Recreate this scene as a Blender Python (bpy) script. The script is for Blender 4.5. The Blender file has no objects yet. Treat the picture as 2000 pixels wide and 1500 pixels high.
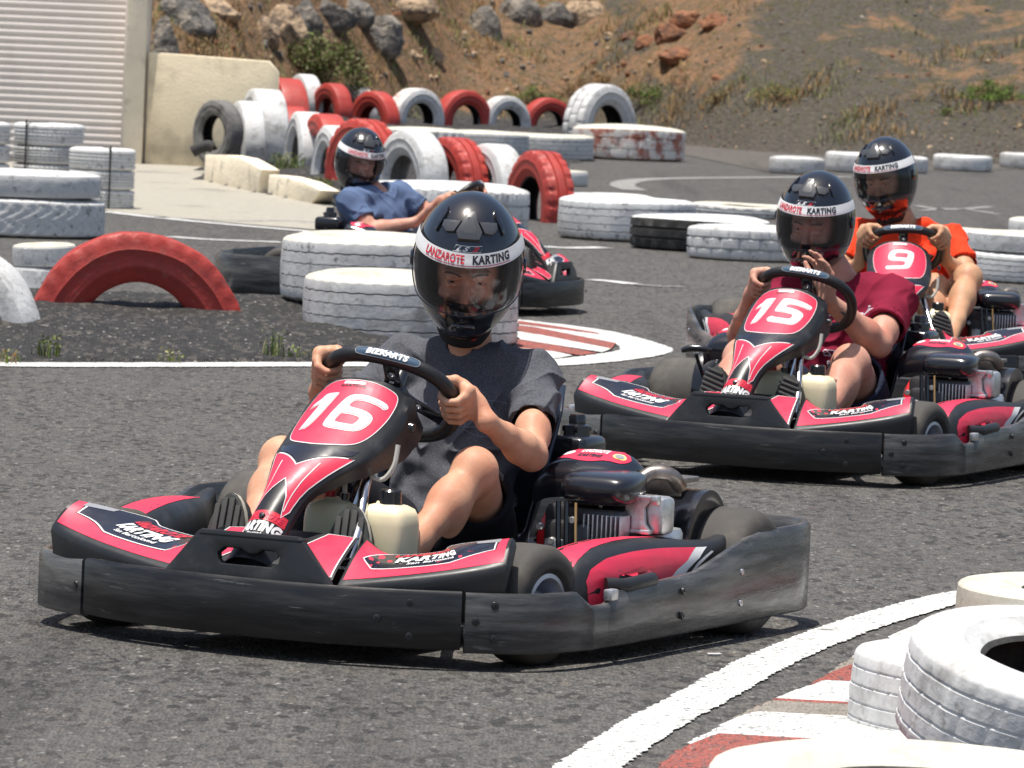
import bpy, bmesh, math, random
import numpy as np
from mathutils import Vector, Matrix, noise as mnoise
from mathutils.bvhtree import BVHTree

sc = bpy.context.scene
rad = math.radians
# ---------------------------------------------------------------- camera
FPX = 11000.0; CAMH = 1.36
PITCH = math.atan(707 / FPX); ROLL = rad(2.5)
_f = np.array([0, math.cos(PITCH), -math.sin(PITCH)]); _r = np.array([1., 0, 0]); _u = np.cross(_r, _f)
_R = _r * math.cos(ROLL) + _u * math.sin(ROLL); _U = -_r * math.sin(ROLL) + _u * math.cos(ROLL)
cam_d = bpy.data.cameras.new('camera'); cam = bpy.data.objects.new('camera', cam_d)
sc.collection.objects.link(cam); sc.camera = cam
cam_d.sensor_width = 36; cam_d.lens = 36 * FPX / 2000; cam_d.clip_start = .5; cam_d.clip_end = 1500
cam.matrix_world = Matrix(((_R[0], _U[0], -_f[0], 0), (_R[1], _U[1], -_f[1], 0), (_R[2], _U[2], -_f[2], CAMH), (0, 0, 0, 1)))
cam_d.dof.use_dof = True; cam_d.dof.focus_distance = 13.2; cam_d.dof.aperture_fstop = 22
# ---------------------------------------------------------------- sky, sun, exposure
SUN = Vector((-.14, -.07, .985)).normalized()
w = bpy.data.worlds.new("World"); sc.world = w; w.use_nodes = True
nt = w.node_tree; bg = nt.nodes['Background']
sky = nt.nodes.new('ShaderNodeTexSky'); sky.sky_type = 'NISHITA'; sky.sun_disc = False
sky.sun_elevation = math.asin(SUN.z); sky.sun_rotation = math.atan2(SUN.x, SUN.y)
sky.air_density = 1.0; sky.dust_density = 2.5; sky.ozone_density = .4
nt.links.new(sky.outputs[0], bg.inputs[0]); bg.inputs[1].default_value = .10
sl = bpy.data.lights.new('sun', 'SUN'); sl.energy = 4.8; sl.angle = rad(.53); sl.color = (1, .95, .87)
so = bpy.data.objects.new('sun', sl); sc.collection.objects.link(so)
so.rotation_euler = SUN.to_track_quat('Z', 'Y').to_euler(); so.location = (0, 20, 40)
sc.view_settings.view_transform = 'Standard'; sc.view_settings.look = 'None'
sc.view_settings.gamma = 1; sc.view_settings.exposure = 0.36
sc.render.resolution_x = 1024; sc.render.resolution_y = 768

# ---------------------------------------------------------------- helpers
def ray(x, y): return _f * FPX + _R * (x - 1000) - _U * (y - 750)
def G(x, y, z=0.):
    v = ray(x, y); t = (z - CAMH) / v[2]; p = np.array([0, 0, CAMH]) + v * t; return p
C = sc.collection
def link(o, parent=None):
    C.objects.link(o)
    if parent is not None: o.parent = parent
    return o
def empty(name, loc=(0, 0, 0), rz=0, label=None, cat=None, group=None, sc_=1):
    o = bpy.data.objects.new(name, None); o.location = loc; o.rotation_euler = (0, 0, rz); o.scale = (sc_,) * 3
    o.empty_display_size = .1; link(o); tag(o, label, cat, group); return o
def tag(o, label=None, cat=None, group=None, kind=None):
    if label: o['label'] = label
    if cat: o['category'] = cat
    if group: o['group'] = group
    if kind: o['kind'] = kind
    return o
def mk(name, V, F, mats, parent=None, mi=None, ang=40, flat=False):
    me = bpy.data.meshes.new(name)
    V = [tuple(map(float, v)) for v in V]
    me.from_pydata(V, [], [tuple(int(i) for i in f) for f in F])
    for m in (mats if isinstance(mats, (list, tuple)) else [mats]): me.materials.append(m)
    if mi is not None: me.polygons.foreach_set('material_index', np.array(mi, dtype=np.int32))
    if not flat:
        me.polygons.foreach_set('use_smooth', np.ones(len(me.polygons), dtype=bool))
        if ang < 180: me.set_sharp_from_angle(angle=rad(ang))
    me.update()
    o = bpy.data.objects.new(name, me); return link(o, parent)
def copy_tree(o, parent=None):
    c = o.copy(); C.objects.link(c); c.parent = parent
    for ch in list(o.children): copy_tree(ch, c)
    return c

class MB:
    """collects pieces of one mesh"""
    def __init__(s): s.V = []; s.F = []; s.M = []
    def add(s, V, F, m=0):
        b = len(s.V); s.V += [tuple(v) for v in V]; s.F += [tuple(b + i for i in f) for f in F]; s.M += [m] * len(F); return s
    def addbm(s, bm, m=0, T=None):
        bm.verts.index_update(); V = [(T @ v.co if T else v.co) for v in bm.verts]
        s.add([tuple(v) for v in V], [[v.index for v in f.verts] for f in bm.faces], m); bm.free(); return s
    def box(s, c, size, bev=.004, rot=None, m=0, seg=2):
        bm = bmesh.new(); bmesh.ops.create_cube(bm, size=1)
        for v in bm.verts: v.co = Vector((v.co.x * size[0], v.co.y * size[1], v.co.z * size[2]))
        if bev: bmesh.ops.bevel(bm, geom=bm.edges[:], offset=min(bev, min(size) * .45), segments=seg, affect='EDGES', profile=.5)
        T = Matrix.Translation(c)
        if rot is not None: T = T @ (rot if isinstance(rot, Matrix) else Matrix.Rotation(rot[2], 4, 'Z') @ Matrix.Rotation(rot[1], 4, 'Y') @ Matrix.Rotation(rot[0], 4, 'X'))
        return s.addbm(bm, m, T)
    def tube(s, pts, r, n=10, closed=False, m=0, cap=True):
        P = [Vector(p) for p in pts]; N = len(P); rr = r if hasattr(r, '__len__') else [r] * N
        rings = []; prev = None
        for i in range(N):
            if closed: t = P[(i + 1) % N] - P[i - 1]
            else: t = P[min(i + 1, N - 1)] - P[max(i - 1, 0)]
            t.normalize()
            if prev is None:
                a = Vector((0, 0, 1)) if abs(t.z) < .9 else Vector((1, 0, 0)); u = t.cross(a).normalized()
            else: u = (prev - t * prev.dot(t)).normalized()
            prev = u; v = t.cross(u)
            rings.append([P[i] + (u * math.cos(2 * math.pi * k / n) + v * math.sin(2 * math.pi * k / n)) * rr[i] for k in range(n)])
        V = [p for rg in rings for p in rg]; F = []
        for i in range(N if closed else N - 1):
            a = i * n; b = ((i + 1) % N) * n
            for k in range(n): F.append((a + k, a + (k + 1) % n, b + (k + 1) % n, b + k))
        if cap and not closed: F.append(tuple(range(n))[::-1]); F.append(tuple((N - 1) * n + k for k in range(n)))
        return s.add(V, F, m)
    def lathe(s, prof, n=24, T=None, m=0, closed=False):
        """prof [(r,z)] about z"""
        V = []; F = []; N = len(prof)
        for k in range(n):
            a = 2 * math.pi * k / n
            for r, z in prof: V.append(Vector((r * math.cos(a), r * math.sin(a), z)))
        for k in range(n):
            a = k * N; b = ((k + 1) % n) * N
            for i in range(N if closed else N - 1):
                j = (i + 1) % N; F.append((a + i, b + i, b + j, a + j))
        if T is not None: V = [T @ v for v in V]
        return s.add(V, F, m)
    def prism(s, poly, h, T=None, m=0, bev=0, hole=None):
        """poly in xy extruded 0..h"""
        bm = bmesh.new(); vs = [bm.verts.new((x, y, 0)) for x, y in poly]
        es = [bm.edges.new((vs[i], vs[(i + 1) % len(vs)])) for i in range(len(vs))]
        if hole:
            hv = [bm.verts.new((x, y, 0)) for x, y in hole]; es += [bm.edges.new((hv[i], hv[(i + 1) % len(hv)])) for i in range(len(hv))]
            bmesh.ops.triangle_fill(bm, edges=es, use_beauty=True); fs = bm.faces[:]
        else: fs = [bm.faces.new(vs)]
        r = bmesh.ops.extrude_face_region(bm, geom=fs)
        for v in r['geom']:
            if isinstance(v, bmesh.types.BMVert): v.co.z += h
        bmesh.ops.recalc_face_normals(bm, faces=bm.faces[:])
        if bev:
            ed = [e for e in bm.edges if len(e.link_faces) == 2 and e.calc_face_angle(0) > .6 and abs(e.verts[0].co.z - e.verts[1].co.z) < 1e-6]
            bmesh.ops.bevel(bm, geom=ed, offset=bev, segments=2, affect='EDGES', profile=.5)
        return s.addbm(bm, m, T)
    def loft(s, secs, closed=True, caps=True, m=0):
        n = len(secs[0]); V = [p for q in secs for p in q]; F = []
        for i in range(len(secs) - 1):
            for k in range(n if closed else n - 1):
                j = (k + 1) % n; F.append((i * n + k, i * n + j, (i + 1) * n + j, (i + 1) * n + k))
        if caps and closed: F.append(tuple(range(n))[::-1]); F.append(tuple((len(secs) - 1) * n + k for k in range(n)))
        return s.add(V, F, m)
    def build(s, name, mats, parent=None, ang=40, weld=False, flat=False):
        V, F, M = s.V, s.F, s.M
        if weld:
            bm = bmesh.new(); bv = [bm.verts.new(v) for v in V]
            for f, m in zip(F, M):
                try: q = bm.faces.new([bv[i] for i in f]); q.material_index = m
                except ValueError: pass
            bmesh.ops.remove_doubles(bm, verts=bm.verts[:], dist=1e-5); bmesh.ops.recalc_face_normals(bm, faces=bm.faces[:])
            bm.verts.index_update(); V = [v.co[:] for v in bm.verts]; F = [[v.index for v in f.verts] for f in bm.faces]; M = [f.material_index for f in bm.faces]; bm.free()
        return mk(name, V, F, mats, parent, M, ang, flat)

def chaikin(P, n=2, closed=True):
    P = [tuple(p) for p in P]
    for _ in range(n):
        Q = []; N = len(P)
        for i in range(N if closed else N - 1):
            a, b = P[i], P[(i + 1) % N]
            Q.append(tuple(a[k] * .75 + b[k] * .25 for k in range(len(a)))); Q.append(tuple(a[k] * .25 + b[k] * .75 for k in range(len(a))))
        if not closed: Q = [P[0]] + Q + [P[-1]]
        P = Q
    return P
def catmull(P, n=6, closed=False):
    P = [np.array(p, float) for p in P]; N = len(P); out = []
    for i in range(N if closed else N - 1):
        g = lambda k: P[k % N] if closed else P[max(0, min(N - 1, k))]
        a, b, c, d = g(i - 1), g(i), g(i + 1), g(i + 2)
        for j in range(n):
            t = j / n; out.append(.5 * ((2 * b) + (-a + c) * t + (2 * a - 5 * b + 4 * c - d) * t * t + (-a + 3 * b - 3 * c + d) * t ** 3))
    if not closed: out.append(P[-1])
    return out
def fbm(x, y, z, o=3):
    v = 0; a = 1
    for i in range(o): v += a * mnoise.noise(Vector((x, y, z))); x *= 2; y *= 2; z *= 2; a *= .5
    return v

# ---------------------------------------------------------------- 2-D graphics laid on surfaces
class Surf:
    def __init__(s, g): s.g = np.array(g, float); s.nu, s.nv = s.g.shape[:2]
    def __call__(s, u, v, off=0.):
        def e(u, v):
            a = min(max(u, 0), 1) * (s.nu - 1); b = min(max(v, 0), 1) * (s.nv - 1)
            i = min(int(a), s.nu - 2); j = min(int(b), s.nv - 2); a -= i; b -= j; g = s.g
            return (g[i, j] * (1 - a) + g[i + 1, j] * a) * (1 - b) + (g[i, j + 1] * (1 - a) + g[i + 1, j + 1] * a) * b
        p = e(u, v)
        if off:
            h = .015; n = np.cross(e(u + h, v) - e(u - h, v), e(u, v + h) - e(u, v - h)); n /= (np.linalg.norm(n) + 1e-12); p = p + n * off
        return p
    def mesh(s, mb, m=0, flip=False):
        V = s.g.reshape(-1, 3); F = []
        for i in range(s.nu - 1):
            for j in range(s.nv - 1):
                a = i * s.nv + j; q = (a, a + s.nv, a + s.nv + 1, a + 1); F.append(q[::-1] if flip else q)
        mb.add(V, F, m)
class Dec:
    """layers of flat 2-D artwork, each mapped a hair above the one below"""
    def __init__(s, fn, cu=.05, cv=.05): s.fn = fn; s.cu = cu; s.cv = cv; s.mb = MB(); s.mats = []
    def mi(s, m):
        if m not in s.mats: s.mats.append(m)
        return s.mats.index(m)
    def _add(s, V2, F2, mat, off):
        bm = bmesh.new(); vs = [bm.verts.new((x, y, 0)) for x, y in V2]
        for f in F2:
            try: bm.faces.new([vs[i] for i in f])
            except ValueError: pass
        if not bm.faces: bm.free(); return
        bmesh.ops.triangulate(bm, faces=[f for f in bm.faces if len(f.verts) > 4])
        xs = [v[0] for v in V2]; ys = [v[1] for v in V2]
        for ax, lo, hi, st in ((0, min(xs), max(xs), s.cu), (1, min(ys), max(ys), s.cv)):
            k = math.floor(lo / st) + 1
            while k * st < hi:
                co = (k * st, 0, 0) if ax == 0 else (0, k * st, 0); no = (1, 0, 0) if ax == 0 else (0, 1, 0)
                bmesh.ops.bisect_plane(bm, geom=bm.verts[:] + bm.edges[:] + bm.faces[:], plane_co=co, plane_no=no, dist=1e-6); k += 1
        for v in bm.verts: v.co = Vector(s.fn(v.co.x, v.co.y, off))
        s.mb.addbm(bm, s.mi(mat))
    def poly(s, P, mat, off=.001): s._add(P, [list(range(len(P)))], mat, off); return s
    def stroke(s, P, wd, mat, off=.0015, closed=False, asp=1.):
        N = len(P); V = []
        for i in range(N):
            a = P[i - 1] if (closed or i > 0) else P[0]; b = P[(i + 1) % N] if (closed or i < N - 1) else P[-1]
            dx, dy = (b[0] - a[0]) * asp, b[1] - a[1]; l = math.hypot(dx, dy) + 1e-9; nx, ny = -dy / l, dx / l
            V += [(P[i][0] + nx * wd / 2 / asp, P[i][1] + ny * wd / 2), (P[i][0] - nx * wd / 2 / asp, P[i][1] - ny * wd / 2)]
        F = [(2 * i, 2 * i + 1, (2 * i + 3) % (2 * N), (2 * i + 2) % (2 * N)) for i in range(N if closed else N - 1)]
        s._add(V, F, mat, off); return s
    def text(s, t, x, y, wd, ht, mat, off=.0015, shear=0, bold=.02, rot=0, asp=1.):
        V, F = text2d(t, shear, bold)
        x0, x1 = min(v[0] for v in V), max(v[0] for v in V); y0, y1 = min(v[1] for v in V), max(v[1] for v in V)
        c, sn = math.cos(rot), math.sin(rot); Q = []
        for a, b in V:
            a = (a - x0) / (x1 - x0) * wd * asp - wd * asp / 2; b = (b - y0) / (y1 - y0) * ht - ht / 2
            Q.append((x + (a * c - b * sn) / asp, y + a * sn + b * c))
        s._add(Q, F, mat, off); return s
    def shape(s, conts, mat, off=.0015, grow=0.):
        V, F = fill2d(conts, grow); s._add(V, F, mat, off); return s
    def build(s, name, parent=None): return s.mb.build(name, s.mats, parent, ang=180)
_TX = {}
def _curve_mesh(cu):
    o = bpy.data.objects.new('tmp', cu); C.objects.link(o)
    dg = bpy.context.evaluated_depsgraph_get(); me = bpy.data.meshes.new_from_object(o.evaluated_get(dg))
    V = [(v.co.x, v.co.y) for v in me.vertices]; F = [tuple(p.vertices) for p in me.polygons]
    C.objects.unlink(o); bpy.data.objects.remove(o); bpy.data.meshes.remove(me); bpy.data.curves.remove(cu)
    return V, F
def text2d(t, shear=0, bold=0.):
    k = (t, shear, bold)
    if k not in _TX:
        cu = bpy.data.curves.new('t', 'FONT'); cu.body = t; cu.shear = shear; cu.offset = bold; cu.resolution_u = 3; cu.size = 1
        cu.space_character = 1.0 + bold * 2; _TX[k] = _curve_mesh(cu)
    return _TX[k]
def fill2d(conts, grow=0.):
    cu = bpy.data.curves.new('c', 'CURVE'); cu.dimensions = '2D'; cu.fill_mode = 'BOTH'; cu.offset = grow
    for P in conts:
        sp = cu.splines.new('POLY'); sp.points.add(len(P) - 1); sp.use_cyclic_u = True
        for i, p in enumerate(P): sp.points[i].co = (p[0], p[1], 0, 1)
    return _curve_mesh(cu)

# ---------------------------------------------------------------- materials
def pm(name, col, rough=.5, metal=0., var=.15, vs=8., col2=None, ms=6., mlo=.5, mhi=.6, bump=0., bs=80., coat=0., spec=.5, stretch=(1, 1, 1),
       rvar=0., sss=0., trans=0., alpha=1., obr=0., dist=.004, detail=4, col3=None, m3s=30., m3lo=.62, m3hi=.7, gen=False):
    m = bpy.data.materials.new(name); m.use_nodes = True; n = m.node_tree.nodes; L = m.node_tree.links; b = n['Principled BSDF']
    def N(t, **k):
        q = n.new(t)
        for a, v in k.items(): setattr(q, a, v)
        return q
    tc = N('ShaderNodeTexCoord'); mp = N('ShaderNodeMapping'); mp.inputs['Scale'].default_value = stretch
    L.new(tc.outputs['Object'], mp.inputs[0])
    vec = mp.outputs[0]
    if obr:
        oi = N('ShaderNodeObjectInfo'); ad = N('ShaderNodeVectorMath', operation='ADD'); mul = N('ShaderNodeMath', operation='MULTIPLY'); mul.inputs[1].default_value = 37.
        L.new(oi.outputs['Random'], mul.inputs[0]); L.new(mp.outputs[0], ad.inputs[0]); L.new(mul.outputs[0], ad.inputs[1]); vec = ad.outputs[0]
    def noise(sc_, det=detail, rg=.6):
        q = N('ShaderNodeTexNoise'); q.inputs['Scale'].default_value = sc_; q.inputs['Detail'].default_value = det; q.inputs['Roughness'].default_value = rg
        L.new(vec, q.inputs['Vector']); return q.outputs[0]
    def ramp(src, lo, hi):
        q = N('ShaderNodeMapRange'); q.inputs['From Min'].default_value = lo; q.inputs['From Max'].default_value = hi; L.new(src, q.inputs['Value']); return q.outputs[0]
    def mix(f, a, b_):
        q = N('ShaderNodeMix', data_type='RGBA')
        for i, x in ((0, f), (6, a), (7, b_)):
            if hasattr(x, 'is_output'): L.new(x, q.inputs[i])
            else: q.inputs[i].default_value = x if i == 0 else (*x[:3], 1)
        return q.outputs[2]
    cc = mix(ramp(noise(vs), .3, .7), tuple(c * (1 - var) for c in col), tuple(min(1, c * (1 + var)) for c in col)) if var else None
    src = cc if cc else None
    if col2 is not None: src = mix(ramp(noise(ms, 6, .65), mlo, mhi), src if src else col, col2)
    if col3 is not None: src = mix(ramp(noise(m3s, 5, .7), m3lo, m3hi), src if src else col, col3)
    if obr:
        hv = N('ShaderNodeHueSaturation'); q = N('ShaderNodeMapRange'); q.inputs['To Min'].default_value = 1 - obr; q.inputs['To Max'].default_value = 1 + obr * .3
        L.new(oi.outputs['Random'], q.inputs['Value']); L.new(q.outputs[0], hv.inputs['Value']); L.new(src, hv.inputs['Color']); src = hv.outputs[0]
    if src: L.new(src, b.inputs['Base Color'])
    else: b.inputs['Base Color'].default_value = (*col, 1)
    b.inputs['Roughness'].default_value = rough; b.inputs['Metallic'].default_value = metal
    if rvar:
        q = N('ShaderNodeMapRange'); q.inputs['From Min'].default_value = .3; q.inputs['From Max'].default_value = .7
        q.inputs['To Min'].default_value = max(.02, rough - rvar); q.inputs['To Max'].default_value = min(1, rough + rvar)
        L.new(noise(vs * 1.7), q.inputs['Value']); L.new(q.outputs[0], b.inputs['Roughness'])
    b.inputs['Specular IOR Level'].default_value = spec; b.inputs['Coat Weight'].default_value = coat; b.inputs['Coat Roughness'].default_value = .08
    b.inputs['Transmission Weight'].default_value = trans; b.inputs['Alpha'].default_value = alpha
    if sss: b.inputs['Subsurface Weight'].default_value = sss; b.inputs['Subsurface Radius'].default_value = (.02, .008, .004); b.inputs['Subsurface Scale'].default_value = .6
    if bump:
        q = N('ShaderNodeBump'); q.inputs['Strength'].default_value = bump; q.inputs['Distance'].default_value = dist
        L.new(noise(bs, 3), q.inputs['Height']); L.new(q.outputs[0], b.inputs['Normal'])
    return m
M = {}
M['plastic'] = pm('black_plastic', (.016, .017, .019), .42, var=.3, vs=5, col2=(.05, .05, .052), ms=9, mlo=.56, mhi=.75, rvar=.1, bump=.15, bs=14)
M['bumper'] = pm('scuffed_bumper', (.012, .0122, .013), .38, var=.35, vs=6, col2=(.045, .0445, .044), ms=3, mlo=.48, mhi=.72, rvar=.12, stretch=(1, 1, 9), bump=.25, bs=10, dist=.003,
                col3=(.13, .128, .125), m3s=11, m3lo=.63, m3hi=.72)
M['bumper_side_sheen'] = pm('scuffed_side_bumper_with_sheen', (.045, .045, .046), .28, var=.35, vs=6, col2=(.16, .155, .15), ms=3, mlo=.44, mhi=.72, rvar=.10, stretch=(1, 1, 9), bump=.25, bs=10, dist=.003, col3=(.20, .195, .19), m3s=11, m3lo=.62, m3hi=.72)  # paler than front bumper: sky and ground reflection put into colour, plus scuffs
M['red'] = pm('red_sticker', (.72, .030, .078), .46, var=.06, vs=12, coat=.05, col2=(.60, .03, .07), ms=8, mlo=.6, mhi=.8, rvar=.08)
M['navy'] = pm('dark_sticker', (.014, .016, .028), .25, var=.2, vs=10, coat=.4, rvar=.08)
M['white'] = pm('white_sticker', (.78, .78, .78), .45, var=.03)
M['pinkline'] = pm('pink_line', (.75, .25, .32), .35, var=.03)
M['ink'] = pm('black_print', (.02, .022, .035), .4, var=0)
M['redink'] = pm('red_print', (.62, .03, .05), .4, var=0)
M['grayst'] = pm('grey_sticker_and_gloss', (.28, .29, .31), .25, var=.1)
M['yellow'] = pm('yellow_sticker', (.75, .62, .22), .4, var=.1)
M['rubber'] = pm('kart_rubber', (.055, .05, .045), .78, var=.2, vs=14, col2=(.11, .10, .085), ms=9, mlo=.5, mhi=.75, bump=.3, bs=120, dist=.002)
M['sidewall'] = pm('kart_sidewall', (.018, .018, .019), .55, var=.2, vs=20)
M['rim'] = pm('rim_metal', (.52, .54, .60), .35, .7, var=.1, vs=20)
M['steel'] = pm('steel', (.62, .63, .66), .22, 1., var=.1, vs=30)
M['alu'] = pm('cast_aluminium', (.66, .66, .66), .38, .85, var=.2, vs=30, bump=.3, bs=90)
M['darkmetal'] = pm('dark_metal', (.09, .09, .095), .4, .7, var=.3, vs=20, col2=(.14, .10, .07), ms=18, mlo=.55, mhi=.7)
M['rusty'] = pm('heat_stained_metal', (.30, .27, .25), .4, .8, var=.3, vs=20, col2=(.16, .09, .06), ms=14, mlo=.5, mhi=.65)
M['blackpaint'] = pm('black_paint', (.012, .013, .018), .22, var=.2, vs=14, coat=.5)
M['leather'] = pm('black_leather', (.014, .014, .015), .42, var=.1, bump=.5, bs=260, dist=.001)
M['jug'] = pm('cream_jug', (.82, .74, .50), .35, var=.06, vs=12, sss=.25)
M['redplastic'] = pm('red_plastic', (.55, .015, .02), .35, var=.1)
M['hose'] = pm('amber_hose', (.62, .42, .17), .3, var=.1, trans=.3)
M['clearhose'] = pm('clear_hose', (.75, .74, .66), .2, var=.05, trans=.35)
M['seat'] = pm('seat_shell', (.012, .016, .03), .3, var=.2, vs=8, coat=.2)
M['visor'] = None
# ================================================================ SETTING
def ground_mat(name, paint=None, worn=.45, base=(.080, .077, .072), spk=.6, pscale=9):
    m = bpy.data.materials.new(name); m.use_nodes = True; n = m.node_tree.nodes; L = m.node_tree.links; b = n['Principled BSDF']
    tc = n.new('ShaderNodeTexCoord').outputs['Object']
    mp = n.new('ShaderNodeMapping'); mp.inputs['Scale'].default_value = (1, .42, 1); L.new(tc, mp.inputs[0])
    def vor(s):
        q = n.new('ShaderNodeTexVoronoi'); q.inputs['Scale'].default_value = s; L.new(mp.outputs[0], q.inputs['Vector']); return q
    def noi(s, d=4, r=.6):
        q = n.new('ShaderNodeTexNoise'); q.inputs['Scale'].default_value = s; q.inputs['Detail'].default_value = d; q.inputs['Roughness'].default_value = r; L.new(tc, q.inputs['Vector']); return q.outputs[0]
    def mr(src, a, c, lo=0., hi=1.):
        q = n.new('ShaderNodeMapRange'); q.inputs['From Min'].default_value = a; q.inputs['From Max'].default_value = c; q.inputs['To Min'].default_value = lo; q.inputs['To Max'].default_value = hi; L.new(src, q.inputs['Value']); return q.outputs[0]
    def mix(f, a, c):
        q = n.new('ShaderNodeMix'); q.data_type = 'RGBA'
        for i, x in ((0, f), (6, a), (7, c)):
            if hasattr(x, 'is_output'): L.new(x, q.inputs[i])
            else: q.inputs[i].default_value = (*x, 1) if hasattr(x, '__len__') else x
        return q.outputs[2]
    v1 = vor(105.); v2 = vor(46.)
    sep = n.new('ShaderNodeSeparateColor'); L.new(v1.outputs['Color'], sep.inputs[0]); sep2 = n.new('ShaderNodeSeparateColor'); L.new(v2.outputs['Color'], sep2.inputs[0])
    lo = tuple(c * .52 for c in base); hi = tuple(c * 1.6 for c in base)
    c = mix(mr(sep.outputs[0], 0, 1, 0, 1), lo, hi)
    c = mix(mr(sep2.outputs[0], .80, .86, 0, .75), c, (.012, .011, .010))
    c = mix(mr(sep2.outputs[1], .72, 1., 0, .6), c, (.155, .135, .115))
    c = mix(mr(sep.outputs[1], .972, .995, 0, .8 * spk), c, (.42, .40, .37))
    c = mix(mr(noi(.9, 5), .35, .7, 0, .4), c, tuple(x * 1.4 for x in base))
    c = mix(mr(noi(5., 4), .5, .75, 0, .22), c, tuple(x * .55 for x in base))
    m3 = n.new('ShaderNodeMapping'); m3.inputs['Rotation'].default_value = (0, 0, rad(24)); m3.inputs['Scale'].default_value = (1.6, .07, 1); L.new(tc, m3.inputs[0]); n3 = n.new('ShaderNodeTexNoise'); n3.inputs['Scale'].default_value = 1.4; n3.inputs['Detail'].default_value = 5; L.new(m3.outputs[0], n3.inputs['Vector'])
    c = mix(mr(n3.outputs[0], .54, .72, 0, .5), c, (.022, .021, .021))
    if paint is not None:
        mask = mr(noi(70, 3, .7), worn - .10, worn + .02, 0, 1)
        m2 = mr(noi(pscale, 5, .75), .30, .42, .15, 1)
        q = n.new('ShaderNodeMath'); q.operation = 'MULTIPLY'; L.new(mask, q.inputs[0]); L.new(m2, q.inputs[1])
        pc = mix(mr(noi(14, 4), .35, .7), tuple(x * .8 for x in paint), paint)
        c = mix(q.outputs[0], c, pc)
    L.new(c, b.inputs['Base Color']); b.inputs['Roughness'].default_value = .72; b.inputs['Specular IOR Level'].default_value = .35
    bp = n.new('ShaderNodeBump'); bp.inputs['Strength'].default_value = 1.; bp.inputs['Distance'].default_value = .010
    ad = n.new('ShaderNodeMath'); ad.operation = 'ADD'; L.new(v1.outputs['Distance'], ad.inputs[0]); L.new(noi(60, 3), ad.inputs[1]); L.new(ad.outputs[0], bp.inputs['Height'])
    L.new(bp.outputs[0], b.inputs['Normal']); return m
M['asphalt'] = ground_mat('asphalt')
M['wline'] = ground_mat('white_line_paint', (.80, .80, .78), .44)
M['wline_old'] = ground_mat('faded_line_paint', (.42, .42, .40), .50)
M['rkerb'] = ground_mat('red_kerb_paint', (.42, .11, .085), .49)
M['ckerb'] = ground_mat('bare_kerb_concrete', (.30, .27, .23), .40)
M['gravel'] = ground_mat('black_gravel', None, base=(.024, .023, .022), spk=.8)
M['concrete'] = ground_mat('weathered_concrete', (.46, .43, .36), .40, base=(.22, .205, .18), pscale=1.2)

mk('ground', [(-300, -60, 0), (300, -60, 0), (300, 700, 0), (-300, 700, 0)], [(0, 1, 2, 3)], M['asphalt'])['kind'] = 'structure'

def ribbon(name, pts, wd, mat, z=.004, jag=.006, end=True, sub=.03, wfn=None):
    """painted line along world xy points with an uneven edge"""
    P = catmull([np.array(p[:2]) for p in pts], 12); Q = [P[0]]
    for a, b in zip(P[:-1], P[1:]):
        k = max(1, int(np.linalg.norm(b - a) / sub))
        Q += [a + (b - a) * j / k for j in range(1, k + 1)]
    V = []; R_ = random.Random(hash(name) % 1000 if False else len(name))
    for i, p in enumerate(Q):
        t = Q[min(i + 1, len(Q) - 1)] - Q[max(i - 1, 0)]; t /= np.linalg.norm(t) + 1e-9; nn = np.array([-t[1], t[0]])
        w_ = (wfn(i / (len(Q) - 1)) if wfn else wd) / 2
        a = p + nn * (w_ + R_.uniform(-jag, jag)); b = p - nn * (w_ + R_.uniform(-jag, jag)); V += [(*a, z), (*b, z)]
    F = [(2 * i, 2 * i + 1, 2 * i + 3, 2 * i + 2) for i in range(len(Q) - 1)]
    o = mk(name, V, F, mat, flat=True); o['kind'] = 'structure'; return o
def gl(*px): return [G(x, y) for x, y in px]
ribbon('white_track_line', gl((1060, 1565), (1149, 1500), (1270, 1419), (1375, 1362), (1500, 1293), (1626, 1240), (1735, 1204), (1860, 1170), (1990, 1148), (2150, 1130)), .12, M['wline'], jag=.005, sub=.012)
ribbon('white_track_line', gl((-200, 705), (0, 713), (300, 714), (600, 713), (900, 713), (1040, 712), (1110, 708), (1190, 700), (1250, 690), (1262, 681), (1235, 670), (1170, 652), (1100, 640), (1010, 629), (940, 622), (860, 616)), .2, M['wline'], jag=.007, sub=.02,
       wfn=lambda t: .22 if t < .45 else .22)
ribbon('white_track_line', gl((-100, 560), (60, 574), (200, 581), (400, 586), (560, 586), (700, 590), (860, 605)), .16, M['wline'], jag=.007, sub=.02)
ribbon('white_track_line', gl((205, 414), (330, 428), (480, 442), (645, 456)), .13, M['wline'])
ribbon('white_track_line', gl((300, 425), (460, 432), (560, 432), (650, 438)), .10, M['wline_old'])
ribbon('white_track_line', gl((330, 463), (400, 468), (470, 471), (548, 474)), .13, M['wline'])
ribbon('white_track_line', gl((1060, 482), (1110, 485), (1180, 484)), .14, M['wline'])
ribbon('white_track_line', gl((1155, 547), (1200, 551), (1236, 556)), .12, M['wline'])
ribbon('faded_track_line', gl((1236, 556), (1290, 560), (1335, 561)), .07, M['wline_old'])
ribbon('faded_track_line', gl((1240, 372), (1215, 362), (1240, 353), (1320, 349), (1500, 347), (1660, 346)), .22, M['wline_old'])
ribbon('faded_track_line', gl((1790, 402), (1850, 410), (1935, 404)), .10, M['wline_old'])
ribbon('faded_track_line', gl((1800, 412), (1870, 408), (1950, 419)), .08, M['wline_old'])
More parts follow.
